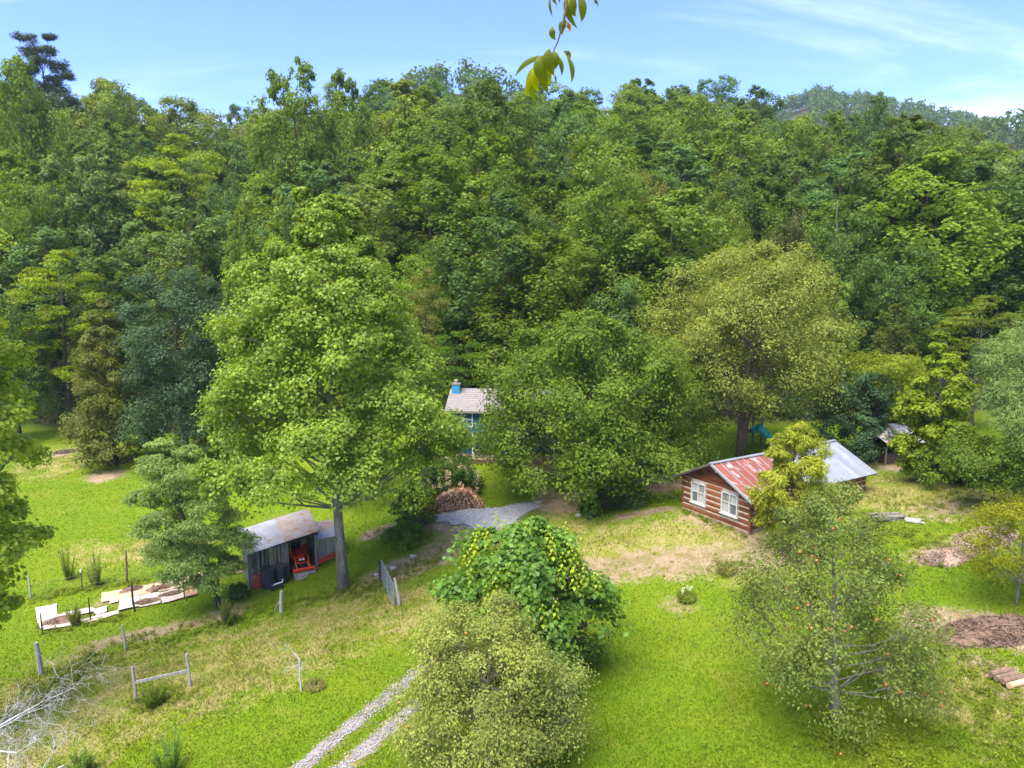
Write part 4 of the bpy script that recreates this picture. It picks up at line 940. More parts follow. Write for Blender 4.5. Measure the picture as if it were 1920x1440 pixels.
# --- log cabin: gable end towards the camera; local x along the gable, y along the ridge
pA, pB = on_ground(1280, 957), on_ground(1402, 1003)
rz = math.radians(-59.0); Wg, Lg = 4.85, 10.2
zb = min(pA.z, pB.z) - .05
cabin = empty('log_cabin', (pA.x, pA.y, zb), rz, 'low log cabin with white chinking and a half-rusted metal roof', 'cabin')
HW, HP = 2.18, 3.36; y0, y1 = 0.0, Lg
core = MB(); core.box((Wg / 2, Lg / 2, HW / 2 + .02), (Wg - .03, Lg - .03, HW - .04))
wall = child(core, 'wall', 'chink', cabin)
nlog = 6; z00 = .22; hl = (HW - z00) / nlog
WIN = [(.66, 1.78), (2.94, 4.12)]; WZ = (.80, 2.04)
def log_piece(x0, x1, z, axis, off):
    mb = MB(); h = hl * (.87 + .05 * math.sin(z * 23 + x0 * 3)); L = x1 - x0; c = (x0 + x1) / 2
    prof = [(-.06, -h / 2), (.075, -h / 2 + .03), (.095, 0), (.075, h / 2 - .03), (-.06, h / 2)]
    vs = []
    for e in (-L / 2, L / 2):
        for d, zz_ in prof:
            vs.append((c + e, off - d, z + zz_) if axis == 'x' else (off - d, c + e, z + zz_) if axis == 'y-' else (off + d, c + e, z + zz_))
    n_ = len(prof); f = [tuple(range(n_)), tuple(range(n_, 2 * n_))[::-1]] + [(k, k + n_, (k + 1) % n_ + n_, (k + 1) % n_) for k in range(n_)]
    return mb.add(vs, f)
for i in range(nlog):
    z = z00 + hl * (i + .5); segs = [(-.14, Wg + .14)]
    if z + hl * .3 > WZ[0] and z - hl * .3 < WZ[1]: segs = [(-.14, WIN[0][0] - .02), (WIN[0][1] + .02, WIN[1][0] - .02), (WIN[1][1] + .02, Wg + .14)]
    for a_, b_ in segs: child(log_piece(a_, b_, z, 'x', .08), 'log', 'log', wall)
    zz_ = z + hl * .5 if i < nlog - 1 else z + .001
    child(log_piece(-.14 + .2, Lg + .1, zz_ - hl * .5 + .002, 'y-', .085), 'log', 'log', wall)
    child(log_piece(-.14 + .2, Lg + .1, zz_ - hl * .5 + .002, 'y+', Wg - .085), 'log', 'log', wall)
child(MB().box((Wg / 2, Lg / 2, .06), (Wg + .10, Lg + .06, .34)), 'foundation', 'brick', cabin)
# gable boards
g = 5; bh = (HP - HW) / g
gab = MB().add([(0, .06, HW), (Wg, .06, HW), (Wg / 2, .06, HP - .04), (0, .14, HW), (Wg, .14, HW), (Wg / 2, .14, HP - .04)], [(0, 1, 2), (5, 4, 3), (0, 3, 4, 1), (1, 4, 5, 2), (2, 5, 3, 0)])
gable = child(gab, 'gable_end', 'darkwood', cabin)
for i in range(g):
    za, zb_ = HW + bh * i + .01, HW + bh * (i + 1) - .012
    k1, k2 = (za - HW) / (HP - HW) * Wg / 2, min((zb_ - HW) / (HP - HW), .985) * Wg / 2
    if i == 0: k1 = -.02
    split = Wg * (.42 if i % 2 else .56)
    for s0, s1, t0, t1 in ((k1, split, k2, split), (split + .012, Wg - k1, split + .012, Wg - k2)):
        if t1 - t0 < .02: continue
        child(MB().add([(s0, .02, za), (s1, .02, za), (t1, .02, zb_), (t0, .02, zb_), (s0, .058, za), (s1, .058, za), (t1, .058, zb_), (t0, .058, zb_)], [(0, 1, 2, 3), (7, 6, 5, 4), (0, 4, 5, 1), (1, 5, 6, 2), (2, 6, 7, 3), (3, 7, 4, 0)]), 'gable_board', 'gable', gable)
def sash_window(parent, x0, x1, z0, z1, y=.0, seed=0):
    w = empty('window'); w.parent = parent
    fr = MB(); t = .075
    for a_, b_ in (((x0, y, z0), (x0, y, z1)), ((x1, y, z0), (x1, y, z1)), (((x0 + x1) / 2, y, z0), ((x0 + x1) / 2, y, z1))): fr.box(((a_[0]), y, (z0 + z1) / 2), (t, .09, z1 - z0 + t))
    for zq in (z0, z1): fr.box(((x0 + x1) / 2, y + .003, zq), (x1 - x0 + t, .08, t))
    child(fr, 'frame', 'trim', w); child(MB().box(((x0 + x1) / 2, y - .03, z0 - .06), (x1 - x0 + .2, .16, .05)), 'sill', 'trim', w)
    xm = (x0 + x1) / 2; zm = (z0 + z1) / 2 + .05
    for si, (a_, b_) in enumerate(((x0 + t / 2, xm - t / 2), (xm + t / 2, x1 - t / 2))):
        gl = MB(); rail = MB()
        rail.box(((a_ + b_) / 2, y + .012, zm), (b_ - a_, .05, .055)); child(rail, 'meeting_rail', 'trim', w)
        mu = MB()
        for k in (1, 2): mu.box((a_ + (b_ - a_) * k / 3, y + .02, (zm + z1) / 2), (.026, .03, z1 - zm - t))
        child(mu, 'glazing_bars', 'trim', w)
        for k in range(3):
            xa, xb = a_ + (b_ - a_) * k / 3, a_ + (b_ - a_) * (k + 1) / 3
            child(MB().box(((xa + xb) / 2, y + .05, (zm + z1) / 2), (xb - xa - .03, .012, z1 - zm - t)), 'pane', 'glass' if (si + seed) % 2 else 'glass_pale', w)
        child(MB().box(((a_ + b_) / 2, y + .05, (z0 + zm) / 2), (b_ - a_ - .03, .012, zm - z0 - t)), 'pane', 'glass_pale' if (si + seed) % 2 else 'glass', w)
    return w
for k, (a_, b_) in enumerate(WIN): sash_window(cabin, a_ + .05, b_ - .05, WZ[0] + .04, WZ[1] - .04, -.03, k)
# roof: deck and standing-seam panels on both slopes
ov, ovg = .48, .42
def slope_pt(side, u, y, lift=0.0):            # u 0 at the ridge, 1 at the eave
    run = Wg / 2 + ov; x = Wg / 2 + side * run * u; z = HP + .10 - (HP - HW) / (Wg / 2) * run * u
    return (x - side * 0.0, y, z + lift)
dk = MB()
for side in (-1, 1):
    a_, b_, c_, d_ = slope_pt(side, 0, -ovg), slope_pt(side, 1, -ovg), slope_pt(side, 1, Lg + ovg), slope_pt(side, 0, Lg + ovg)
    lo = [(p[0], p[1], p[2] - .06) for p in (a_, b_, c_, d_)]; dk.add([a_, b_, c_, d_] + lo, [(0, 1, 2, 3), (7, 6, 5, 4), (0, 4, 5, 1), (1, 5, 6, 2), (2, 6, 7, 3)])
roof = child(dk, 'roof', 'darkwood', cabin)
np_ = 18; pw = (Lg + 2 * ovg) / np_
for side in (-1, 1):
    for k in range(np_):
        ya, yb = -ovg + pw * k + .01, -ovg + pw * (k + 1) - .01; mb = MB()
        P4 = [slope_pt(side, 0, ya, .015), slope_pt(side, 1.01, ya, .015), slope_pt(side, 1.01, yb, .015), slope_pt(side, 0, yb, .015)]
        T4 = [(p[0], p[1], p[2] + .018) for p in P4]; mb.add(P4 + T4, [(4, 5, 6, 7) if side > 0 else (7, 6, 5, 4), (0, 4, 5, 1), (1, 5, 6, 2), (2, 6, 7, 3), (3, 7, 4, 0)])
        child(mb, 'roof_panel', 'rust' if k < 8 else 'tin', roof)
        q0, q1 = slope_pt(side, 0, ya, .05), slope_pt(side, 1.01, ya, .05); child(MB().bar(q0, q1, .035, .035), 'seam', 'tin', roof)
child(MB().box((Wg / 2, Lg / 2, HP + .15), (.26, Lg + 2 * ovg + .04, .05)), 'ridge_cap', 'tin', roof)
for side in (-1, 1):
    child(MB().bar(slope_pt(side, 0.0, -ovg - .02, -.02), slope_pt(side, 1.02, -ovg - .02, -.02), .04, .12), 'rake_board', 'tin' if side > 0 else 'darkwood', roof)
lamp = MB().lathe((Wg / 2 + .05, -.02, HP - .42), [(.02, 0), (.06, .02), (.07, .08), (.03, .12)], 8).lathe((Wg / 2 + .25, -.02, HP - .42), [(.02, 0), (.06, .02), (.07, .08), (.03, .12)], 8); child(lamp, 'flood_lamp', 'white', cabin)

# --- open shed with lean-to roof
sL, sR = on_ground(470, 1105), on_ground(597, 1064)
rzs, Ws = local_frame(sL, sR); zs0 = (sL.z + sR.z) / 2 - .1
shed = empty('open_shed', (sL.x, sL.y, zs0), rzs, 'small weathered open-front shed with a sheet-metal roof', 'shed')
def loc_of(p):                                   # world -> shed coordinates
    d = Vector(p) - shed.location; c, s = math.cos(-rzs), math.sin(-rzs); return Vector((d.x * c - d.y * s, d.x * s + d.y * c, d.z))
Ds = 2.5
eL, eR = loc_of(at(465, 1034, sL.y)).z, loc_of(at(599, 993, sR.y)).z
def roof_z(x, y): return eL + (eR - eL) * x / Ws + .44 * y / Ds
x_op0, x_op1 = Ws * .56, Ws * .965
# walls of single planks
back = empty('back_wall'); back.parent = shed
for k in range(18):
    xa = Ws * k / 18; child(MB().box((xa + Ws / 36, Ds, (roof_z(xa, Ds) - .06) / 2), (Ws / 18 - .015, .025, roof_z(xa, Ds) - .06)), 'plank', 'darkwood', back)
for xw, nm in ((.0, 'end_wall'), (Ws, 'end_wall')):
    sw = empty(nm); sw.parent = shed
    for k in range(10):
        ya = .05 + (Ds - .1) * k / 10; h = roof_z(xw, ya) - .07; child(MB().box((xw, ya + .12, h / 2), (.025, .225, h)), 'plank', 'greywood', sw)
fw = empty('front_wall'); fw.parent = shed
rngs = random.Random(8); xx = .02
while xx < x_op0 - .12:
    w_ = rngs.uniform(.13, .2); g_ = rngs.choice([.02, .05, .09]); h = roof_z(xx, 0) - .1 - rngs.uniform(0, .05)
    child(MB().box((xx + w_ / 2, 0, h / 2 + .05), (w_, .025, h)), 'plank', 'greywood', fw); xx += w_ + g_
for xp in (.0, x_op0 - .04, x_op1 + .04): child(MB().box((xp, .06, (roof_z(xp, 0) - .08) / 2 - .1), (.13, .10, roof_z(xp, 0) + .1)), 'post', 'greywood', shed)
child(MB().bar((x_op0 - .1, -.04, roof_z(x_op0, 0) - .16), (x_op1 + .15, -.04, roof_z(x_op1, 0) - .16), .05, .2), 'header_beam', 'darkwood', shed)
child(MB().bar((.3, -.05, .95), (1.6, -.06, 1.0), .07, .07), 'rail', 'greywood', shed)
# ribbed roof sheets
def ribbed(x0, x1, ya, yb, zf, n=20, amp=.06):
    mb = MB(); vs = []
    for j in range(n + 1):
        y = ya + (yb - ya) * j / n; o_ = amp if j % 2 else 0.0
        vs += [(x0, y, zf(x0, y) + o_), (x1, y, zf(x1, y) + o_)]
    mb.add(vs, [(2 * j, 2 * j + 1, 2 * j + 3, 2 * j + 2) for j in range(n)]); k = len(vs)
    mb.add([(v[0], v[1], v[2] - .012) for v in vs], [(2 * j, 2 * j + 2, 2 * j + 3, 2 * j + 1) for j in range(n)])
    return mb
rf = child(MB().add([(-.15, -.2, roof_z(-.15, -.2) - .05), (Ws + .1, -.2, roof_z(Ws + .1, -.2) - .05), (Ws + .1, Ds + .2, roof_z(Ws + .1, Ds + .2) - .05), (-.15, Ds + .2, roof_z(-.15, Ds + .2) - .05),
     (-.15, -.2, roof_z(-.15, -.2) - .09), (Ws + .1, -.2, roof_z(Ws + .1, -.2) - .09), (Ws + .1, Ds + .2, roof_z(Ws + .1, Ds + .2) - .09), (-.15, Ds + .2, roof_z(-.15, Ds + .2) - .09)],
     [(0, 1, 2, 3), (7, 6, 5, 4), (0, 4, 5, 1), (1, 5, 6, 2), (2, 6, 7, 3), (3, 7, 4, 0)]), 'roof', 'darkwood', shed)
for a_, b_, mt, dz in ((-.22, Ws * .30, 'tin_old', 0.0), (Ws * .28, Ws * .52, 'tin_old', .02), (Ws * .50, Ws * .78, 'tin_tan', .04), (Ws * .76, Ws + .16, 'tin_tan', .02)):
    child(ribbed(a_, b_, -.28, Ds + .28, lambda x, y, dz=dz: roof_z(x, y) + dz), 'roof_sheet', mt, rf)
# side bay with board wall
wx0, wx1 = Ws + .10, Ws + 1.42; zw = 1.98
bay = empty('side_bay'); bay.parent = shed
for k in range(7):
    xa = wx0 + (wx1 - wx0) * k / 7; child(MB().box((xa + (wx1 - wx0) / 14, .35, zw / 2 + .1), ((wx1 - wx0) / 7 - .008, .025, zw - .1)), 'plank', 'mosswood', bay)
for k in range(6): child(MB().box((wx1, .5 + k * .32, zw / 2 + .1), (.025, .31, zw - .1)), 'plank', 'mosswood', bay)
for a_, b_, mt in ((.15, 1.2, 'tin_old'), (1.16, 2.4, 'tin_tan')):
    child(ribbed(wx0 - .03, wx1 + .12, a_, b_, lambda x, y: zw + .12 + .16 * (y - .15), n=8), 'roof_sheet', mt, bay)

# --- blue house behind the lawn
hp = on_ground(900, 868); hx0 = at(845, 860, hp.y)[0]; zf = hp.z + .28
house = empty('blue_house', (hx0, hp.y, hp.z), math.radians(-3), 'blue two-storey house with a porch, mostly hidden by trees', 'house')
Wh, Dh, Hs1, Hs2 = 8.2, 6.0, 2.1, 4.15
child(MB().box((Wh / 2, 1.6 + (Dh - 1.6) / 2, .28 + Hs1 / 2), (Wh - .02, Dh - 1.6, Hs1)), 'lower_wall', 'blue', house)
up_ = child(MB().box((Wh / 2, Dh / 2, (Hs1 + .28 + Hs2 - .06) / 2), (Wh, Dh, Hs2 - Hs1 - .28 - .06)), 'upper_wall', 'blue', house)
for k in range(7): child(MB().box((Wh / 2, -.012, Hs1 + .42 + k * .242), (Wh, .03, .235)), 'siding_board', 'blue', up_)
child(MB().box((Wh / 2, .8, .12), (Wh + .1, 1.75, .30)), 'porch_base', 'brownwood', house)
for k in range(12): child(MB().box((Wh / 2, -.02 + k * .145, .285), (Wh + .2, .135, .035)), 'deck_board', 'deck', house)
for xp in (1.72, 3.3, 5.1, 7.9): child(MB().box((xp, .1, .30 + (Hs1 + .02) / 2), (.15, .15, Hs1 + .02)).box((xp, .1, .38), (.22, .22, .12)).box((xp, .1, Hs1 + .2), (.2, .2, .1)), 'porch_post', 'white', house)
def plain_window(parent, x0, x1, z0, z1, y):
    w = empty('window'); w.parent = parent; fr = MB()
    for xq in (x0, x1): fr.box((xq, y, (z0 + z1) / 2), (.09, .06, z1 - z0 + .09))
    for zq in (z0, z1, (z0 + z1) / 2): fr.box(((x0 + x1) / 2, y + .004, zq), (x1 - x0 + .09, .05, .08))
    child(fr, 'frame', 'white', w); child(MB().box(((x0 + x1) / 2, y + .02, (z0 + z1) / 2), (x1 - x0, .012, z1 - z0)), 'pane', 'glass', w)
for xa in (.9, 3.6, 6.2): plain_window(house, xa, xa + .8, Hs1 + .75, Hs1 + 1.85, -.04)
plain_window(house, 4.2, 5.0, 1.0, 2.1, 1.58)
dr = child(MB().box((2.6, 1.58, 1.32), (.95, .05, 2.05)), 'door', 'darkwood', house); child(MB().lathe((2.95, 1.53, 1.3), [(.03, -.03), (.04, 0), (.03, .03)], 8), 'handle', 'tin', dr)
rfh = MB(); rz0, rz1 = Hs2 + .08, Hs2 + 1.15
rfh.add([(-.35, -.45, rz0 - .15), (Wh + .35, -.45, rz0 - .15), (Wh + .35, Dh / 2, rz1), (-.35, Dh / 2, rz1), (-.35, Dh + .45, rz0 - .15), (Wh + .35, Dh + .45, rz0 - .15),
         (-.35, -.45, rz0 - .27), (Wh + .35, -.45, rz0 - .27), (Wh + .35, Dh / 2, rz1 - .12), (-.35, Dh / 2, rz1 - .12), (-.35, Dh + .45, rz0 - .27), (Wh + .35, Dh + .45, rz0 - .27)],
        [(0, 1, 2, 3), (3, 2, 5, 4), (7, 6, 9, 8), (8, 9, 10, 11), (0, 6, 7, 1), (4, 5, 11, 10), (0, 3, 9, 6), (3, 4, 10, 9), (1, 7, 8, 2), (2, 8, 11, 5)])
roofh = child(rfh, 'roof', 'shingle', house)
for k in range(11):
    u = k / 11; child(MB().add([(-.36, -.46 + (Dh / 2 + .45) * u, rz0 - .15 + (rz1 - rz0 + .15) * u + .03), (Wh + .36, -.46 + (Dh / 2 + .45) * u, rz0 - .15 + (rz1 - rz0 + .15) * u + .03),
        (Wh + .36, -.46 + (Dh / 2 + .45) * (u + .1), rz0 - .15 + (rz1 - rz0 + .15) * (u + .1) + .008), (-.36, -.46 + (Dh / 2 + .45) * (u + .1), rz0 - .15 + (rz1 - rz0 + .15) * (u + .1) + .008),
        (-.36, -.46 + (Dh / 2 + .45) * u, rz0 - .15 + (rz1 - rz0 + .15) * u + .005), (Wh + .36, -.46 + (Dh / 2 + .45) * u, rz0 - .15 + (rz1 - rz0 + .15) * u + .005)], [(0, 1, 2, 3), (4, 5, 1, 0)]), 'shingle_course', 'shingle', roofh)
child(MB().add([(.0, .02, Hs2), (.0, Dh - .02, Hs2), (.0, Dh / 2, rz1 - .16), (.06, .02, Hs2), (.06, Dh - .02, Hs2), (.06, Dh / 2, rz1 - .16)], [(0, 2, 1), (3, 4, 5), (0, 1, 4, 3), (1, 2, 5, 4), (2, 0, 3, 5)]), 'gable_end', 'blue', house)
chm = child(MB().box((.18, Dh / 2 - .6, Hs2 + .85), (.58, .58, 1.5)), 'chimney', 'blue_chimney', house)
child(MB().box((.18, Dh / 2 - .6, Hs2 + 1.63), (.68, .68, .07)).lathe((.18, Dh / 2 - .6, Hs2 + 1.66), [(.15, 0), (.15, .22), (.19, .24), (.03, .32)], 10), 'chimney_cap', 'tin_tan', chm)

# --- little shack with a tin roof among the bushes
sp_ = on_ground(1668, 872); shack = empty('tin_shack', sp_, math.radians(8), 'tiny lean-to with a rust-streaked white tin roof among bushes', 'shack')
for (x, y, h) in ((-.35, 0, 1.75), (1.9, 0, 1.65), (-.4, 2.0, 2.35), (1.9, 2.0, 2.25)): child(MB().tube([(x, y, -.2), (x + .02, y, h * .5), (x, y, h)], [.07, .06, .055], 7), 'post', 'greywood', shack)
rfs = child(MB().add([(-.6, -.35, 1.66), (2.3, -.35, 1.56), (2.5, 2.3, 2.38), (-.9, 2.3, 2.48), (-.6, -.35, 1.6), (2.3, -.35, 1.5), (2.5, 2.3, 2.32), (-.9, 2.3, 2.42)], [(0, 1, 2, 3), (7, 6, 5, 4), (0, 4, 5, 1), (1, 5, 6, 2), (2, 6, 7, 3), (3, 7, 4, 0)]), 'roof', 'darkwood', shack)
for k in range(4):
    u0, u1 = k / 4, (k + 1) / 4 + .02
    lp = lambda u, v: (-.63 + u * 2.96 + v * (-.3 + u * .5), -.38 + v * 2.72, 1.68 - .1 * u + v * .82)
    mb = MB(); vs = []; n_ = 8
    for j in range(n_ + 1):
        u = u0 + (u1 - u0) * j / n_; o_ = .02 if j % 2 else 0
        for v in (0, 1): q = lp(u, v); vs.append((q[0], q[1], q[2] + o_ + .004 * k))
    mb.add(vs, [(2 * j, 2 * j + 2, 2 * j + 3, 2 * j + 1) for j in range(n_)]); child(mb, 'roof_sheet', 'tin_rust_white', rfs)
for k in range(9): child(MB().box((-.2 + k * .24, 1.95, .8), (.22, .03, 1.6)), 'plank', 'darkwood', shack)
child(MB().box((.8, .9, .35), (1.6, .9, .7)), 'stored_crate', 'brownwood', shack)

# --- wooden play set behind the cabin
pp_ = on_ground(1404, 858); q = at(1404, 840, 57.0); play = empty('play_set', (q[0], q[1], gz(q[0], q[1])), math.radians(15), 'wooden play tower with a teal slide behind the big maple trunks', 'play set')
for x in (-.7, .7):
    for y in (-.6, .6): child(MB().box((x, y, 1.45), (.1, .1, 3.1)), 'post', 'brownwood', play)
for k in range(8): child(MB().box((-.62 + k * .177, 0, 1.35), (.165, 1.3, .04)), 'platform_board', 'brownwood', play)
for k in range(6): child(MB().box((-.6 + k * .24, -.63, 1.75), (.07, .03, .75)), 'railing_slat', 'brownwood', play)
for s_ in (-1, 1): child(MB().add([(-.85, 0, 3.75), (.85, 0, 3.75), (.85, s_ * .8, 2.95), (-.85, s_ * .8, 2.95), (-.85, 0, 3.71), (.85, 0, 3.71), (.85, s_ * .8, 2.91), (-.85, s_ * .8, 2.91)], [(0, 1, 2, 3), (7, 6, 5, 4), (2, 3, 7, 6), (0, 3, 7, 4), (1, 2, 6, 5)]), 'roof_panel', 'darkwood', play)
M['teal'] = surf('teal_plastic', (0.02, 0.36, 0.31), (0.02, 0.30, 0.26), 2, .35, bump=0, spec=.5)
child(MB().tube([(.3, -.6, 1.75), (.42, -1.0, 1.62), (.75, -1.35, 1.2), (1.0, -1.5, .75), (1.25, -1.55, .4)], .33, 14), 'tube_slide', 'teal', play, smooth=True)
child(MB().tube([(.0, -.66, 1.6), (.0, -.72, 1.6), (.0, -.78, 1.6)], [.32, .36, .3], 12), 'bubble_panel', 'teal', play)
for k in range(5): child(MB().bar((-.85, -.6, .25 + k * .25), (-.85, .6, .25 + k * .25), .05), 'ladder_rung', 'brownwood', play)
# ------------------------------------------------------------------ tractor, barrels and other things by the shed
def shed_pt(x, y, z=None):
    c, s = math.cos(rzs), math.sin(rzs); X, Y = shed.location.x + x * c - y * s, shed.location.y + x * s + y * c
    return Vector((X, Y, gz(X, Y) if z is None else z))
M['red'] = surf('tractor_red', (0.56, 0.030, 0.018), (0.46, 0.024, 0.015), 2, .35, bump=0, spec=.5, rnd=.05)
M['orange_red'] = surf('implement_red', (0.62, 0.060, 0.020), (0.50, 0.05, 0.02), 2, .4, bump=0, spec=.5, rnd=.05)
M['rubber'] = surf('tyre_rubber', (0.028, 0.027, 0.026), (0.04, 0.037, 0.033), 4, .85)
M['black'] = surf('black_plastic', (0.024, 0.028, 0.032), (0.034, 0.038, 0.042), 2, .5, bump=.02, spec=.4)
M['steel'] = surf('scraped_steel', (0.44, 0.40, 0.38), (0.34, 0.28, 0.25), 3, .5, .5, bump=.05)
M['barrel_red'] = surf('faded_red_plastic', (0.42, 0.085, 0.045), (0.36, 0.075, 0.045), 2, .55, bump=.03)
m, nt, b = new_mat('headlight_lens'); b.inputs['Base Color'].default_value = (.78, .76, .74, 1); b.inputs['Roughness'].default_value = .15; M['lens'] = m
xc = (x_op0 + x_op1) / 2 - .02
tp = shed_pt(xc, .55); tr = empty('tractor', tp, rzs, 'red compact tractor with a front loader parked in the open shed', 'tractor')
# local: x across, -y forward (towards the opening)
hood = MB(); hs = [(-.26, -.42, .62), (.26, -.42, .62), (.30, .75, .62), (-.30, .75, .62), (-.20, -.50, .98), (.20, -.50, .98), (.26, .75, 1.16), (-.26, .75, 1.16)]
hood.add(hs, [(0, 3, 2, 1), (4, 5, 6, 7), (0, 1, 5, 4), (1, 2, 6, 5), (2, 3, 7, 6), (3, 0, 4, 7)]); child(hood, 'hood', 'red', tr, bevel=.05)
child(MB().box((0, -.5, .74), (.34, .04, .2)), 'grille', 'black', tr)
for s_ in (-1, 1): child(MB().lathe((s_ * .10, -.535, .90), [(.02, -.05), (.065, -.045), (.075, 0), (.065, .045), (.02, .05)], 10), 'headlight', 'lens', tr)
child(MB().box((0, .2, .5), (.34, 1.5, .26)), 'chassis', 'black', tr)
def wheel(x, y, r, w):
    o = empty('wheel'); o.parent = tr; o.location = (x, y, r)
    mb = MB(); n_ = 22; prof = [(r * .58, -w / 2), (r * .93, -w / 2), (r, -w * .35), (r, w * .35), (r * .93, w / 2), (r * .58, w / 2)]
    for j, (rr, xx_) in enumerate(prof):
        for k in range(n_):
            a = 6.2832 * k / n_; rk = rr + (.025 if (k % 2 and 1 < j < 4) else 0); mb.v.append((xx_, rk * math.cos(a), rk * math.sin(a)))
    for j in range(len(prof) - 1):
        for k in range(n_): a, b_ = j * n_ + k, j * n_ + (k + 1) % n_; mb.f.append((a, b_, b_ + n_, a + n_))
    child(mb, 'tyre', 'rubber', o); child(MB().tube([(-w * .3, 0, 0), (w * .3, 0, 0)], r * .6, 14), 'rim', 'trim', o)
for s_ in (-1, 1): wheel(s_ * .43, -.15, .29, .2); wheel(s_ * .52, 1.2, .46, .32)
for s_ in (-1, 1): child(MB().tube([(s_ * .52, .70, .62), (s_ * .52, .85, .92), (s_ * .52, 1.2, 1.03), (s_ * .52, 1.55, .9)], [.10, .15, .16, .12], 8), 'fender', 'red', tr)
child(MB().box((0, 1.25, .92), (.46, .42, .10)).box((0, 1.5, 1.14), (.46, .1, .45)), 'seat', 'black', tr, bevel=.03)
child(MB().tube([(0, .8, 1.12), (0, .92, 1.3)], .02, 6).lathe((0, .93, 1.31), [(.15, -.015), (.18, 0), (.15, .015)], 14), 'steering_wheel', 'black', tr)
for s_ in (-1, 1):
    child(MB().bar((s_ * .40, 1.55, 1.0), (s_ * .40, 1.55, 1.75), .05).bar((s_ * .40, 1.55, 1.75), (0, 1.55, 1.78), .05), 'roll_bar', 'black', tr)
    arm = MB(); arm.bar((s_ * .38, .42, 1.08), (s_ * .39, -.35, .98), .07, .11).bar((s_ * .39, -.35, .98), (s_ * .40, -.98, .36), .07, .11).bar((s_ * .38, .42, 1.1), (s_ * .38, .42, .5), .08, .1)
    child(arm, 'loader_arm', 'orange_red', tr); child(MB().tube([(s_ * .33, -.3, .62), (s_ * .36, -.86, .52)], .03, 8), 'hydraulic_cylinder', 'steel', tr)
child(MB().bar((-.40, -.62, .70), (.40, -.62, .70), .07, .07), 'cross_bar', 'orange_red', tr)
bk = MB(); sec = [(-1.0, .50), (-.98, .20), (-1.08, .04), (-1.50, .02), (-1.50, .05), (-1.10, .08), (-1.03, .22), (-1.06, .50)]
w2 = .62; vs = [(-w2, y, z) for y, z in sec] + [(w2, y, z) for y, z in sec]; n_ = len(sec)
bk.add(vs, [(k, (k + 1) % n_, (k + 1) % n_ + n_, k + n_) for k in range(n_)])
for xx_ in (-w2, w2): bk.add([(xx_ - .01, y, z) for y, z in ((-1.02, .5), (-1.0, .04), (-1.5, .03), (-1.4, .16), (-1.1, .5))] + [(xx_ + .01, y, z) for y, z in ((-1.02, .5), (-1.0, .04), (-1.5, .03), (-1.4, .16), (-1.1, .5))], [(0, 1, 2, 3, 4), (9, 8, 7, 6, 5), (0, 4, 9, 5), (4, 3, 8, 9), (3, 2, 7, 8)])
buck = child(bk, 'bucket', 'steel', tr)
child(MB().box((0, -1.07, .49), (2 * w2 + .06, .17, .07), Matrix.Rotation(.35, 3, 'X')).box((0, -1.045, .40), (2 * w2 + .04, .05, .2)), 'bucket_rim', 'orange_red', buck)
# things hanging and stored in the shed
hat = MB().lathe((0, 0, 0), [(.2, 0), (.19, .02), (.09, .04), (.08, .12), (.02, .14)], 12).build('straw_hat', M['deck']); hat.location = shed_pt(x_op1 - .35, 1.5, zs0 + 1.62); hat.rotation_euler = (1.35, 0, rzs)
tag(hat, 'tan round hat hanging on the back wall of the shed', 'hat')
# red curved blade on the ground beside the shed wall
bl = shed_pt(Ws + .62, .0); blade = empty('red_grader_blade', bl, rzs + .12, 'orange-red curved blade lying against the shed wall', 'implement')
for k, (yy, hh) in enumerate(((0, .34), (.16, .42))):
    cs = []; n_ = 9
    for j in range(n_):
        u = j / (n_ - 1); cs.append((-.62 + 1.25 * u, yy, .05 + hh * (u ** .75)))
    mb = MB(); vs = []
    for x, y, z in cs: vs += [(x, y - .035, z), (x, y + .035, z), (x, y + .035, z + .07 + .05 * k), (x, y - .035, z + .07 + .05 * k)]
    fs = []
    for j in range(n_ - 1):
        for q_ in range(4): a, b_ = 4 * j + q_, 4 * j + (q_ + 1) % 4; fs.append((a, b_, b_ + 4, a + 4))
    fs += [(3, 2, 1, 0), tuple(4 * (n_ - 1) + q_ for q_ in range(4))]; child(mb.add(vs, fs), 'rail', 'orange_red', blade)
child(MB().box((.55, .08, .24), (.1, .3, .46)), 'end_plate', 'orange_red', blade)

def barrel(name, p, r, h, mat, label, hoops=(.33, .66), lid=None):
    o = empty(name, p, 0, label, 'barrel')
    prof = [(r * .9, 0), (r * .97, .03)]
    for u in np.linspace(.05, .95, 15): prof.append((r * (1 + .03 * math.sin(u * math.pi)) + (.016 if min(abs(u - q) for q in hoops) < .035 else 0), u * h))
    prof += [(r * .97, h * .98), (r * .9, h)]
    child(MB().lathe((0, 0, -.03), prof, 20), 'body', mat, o, smooth=False)
    child(MB().lathe((0, 0, h - .04), [(r * .99, 0), (r * 1.03, .02), (r * 1.03, .06), (r * .95, .07)], 20), 'rim', lid or mat, o)
    child(MB().lathe((r * .5, 0, h - .03), [(.05, 0), (.05, .07)], 8).lathe((-r * .5, 0, h - .03), [(.05, 0), (.05, .07)], 8), 'bung', 'white' if mat == 'barrel_red' else mat, o)
    return o
b1 = on_ground(484, 1101); barrel('barrel', b1, .29, .82, 'barrel_red', 'faded red plastic barrel at the corner of the shed', (.25, .8))
b2, b3 = shed_pt(.98, -.52), shed_pt(1.72, -.42)
barrel('barrel', b2, .37, 1.18, 'black', 'tall black barrel next to the red barrel', (.3, .93)); barrel('barrel', b3, .36, 1.10, 'black', 'tall black barrel next to the tractor', (.3, .93))
pc = shed_pt(1.28, -1.15); pump = empty('garden_pump', pc, rzs + .1, 'small dark pump with a pale pipe in front of the black barrels', 'pump')
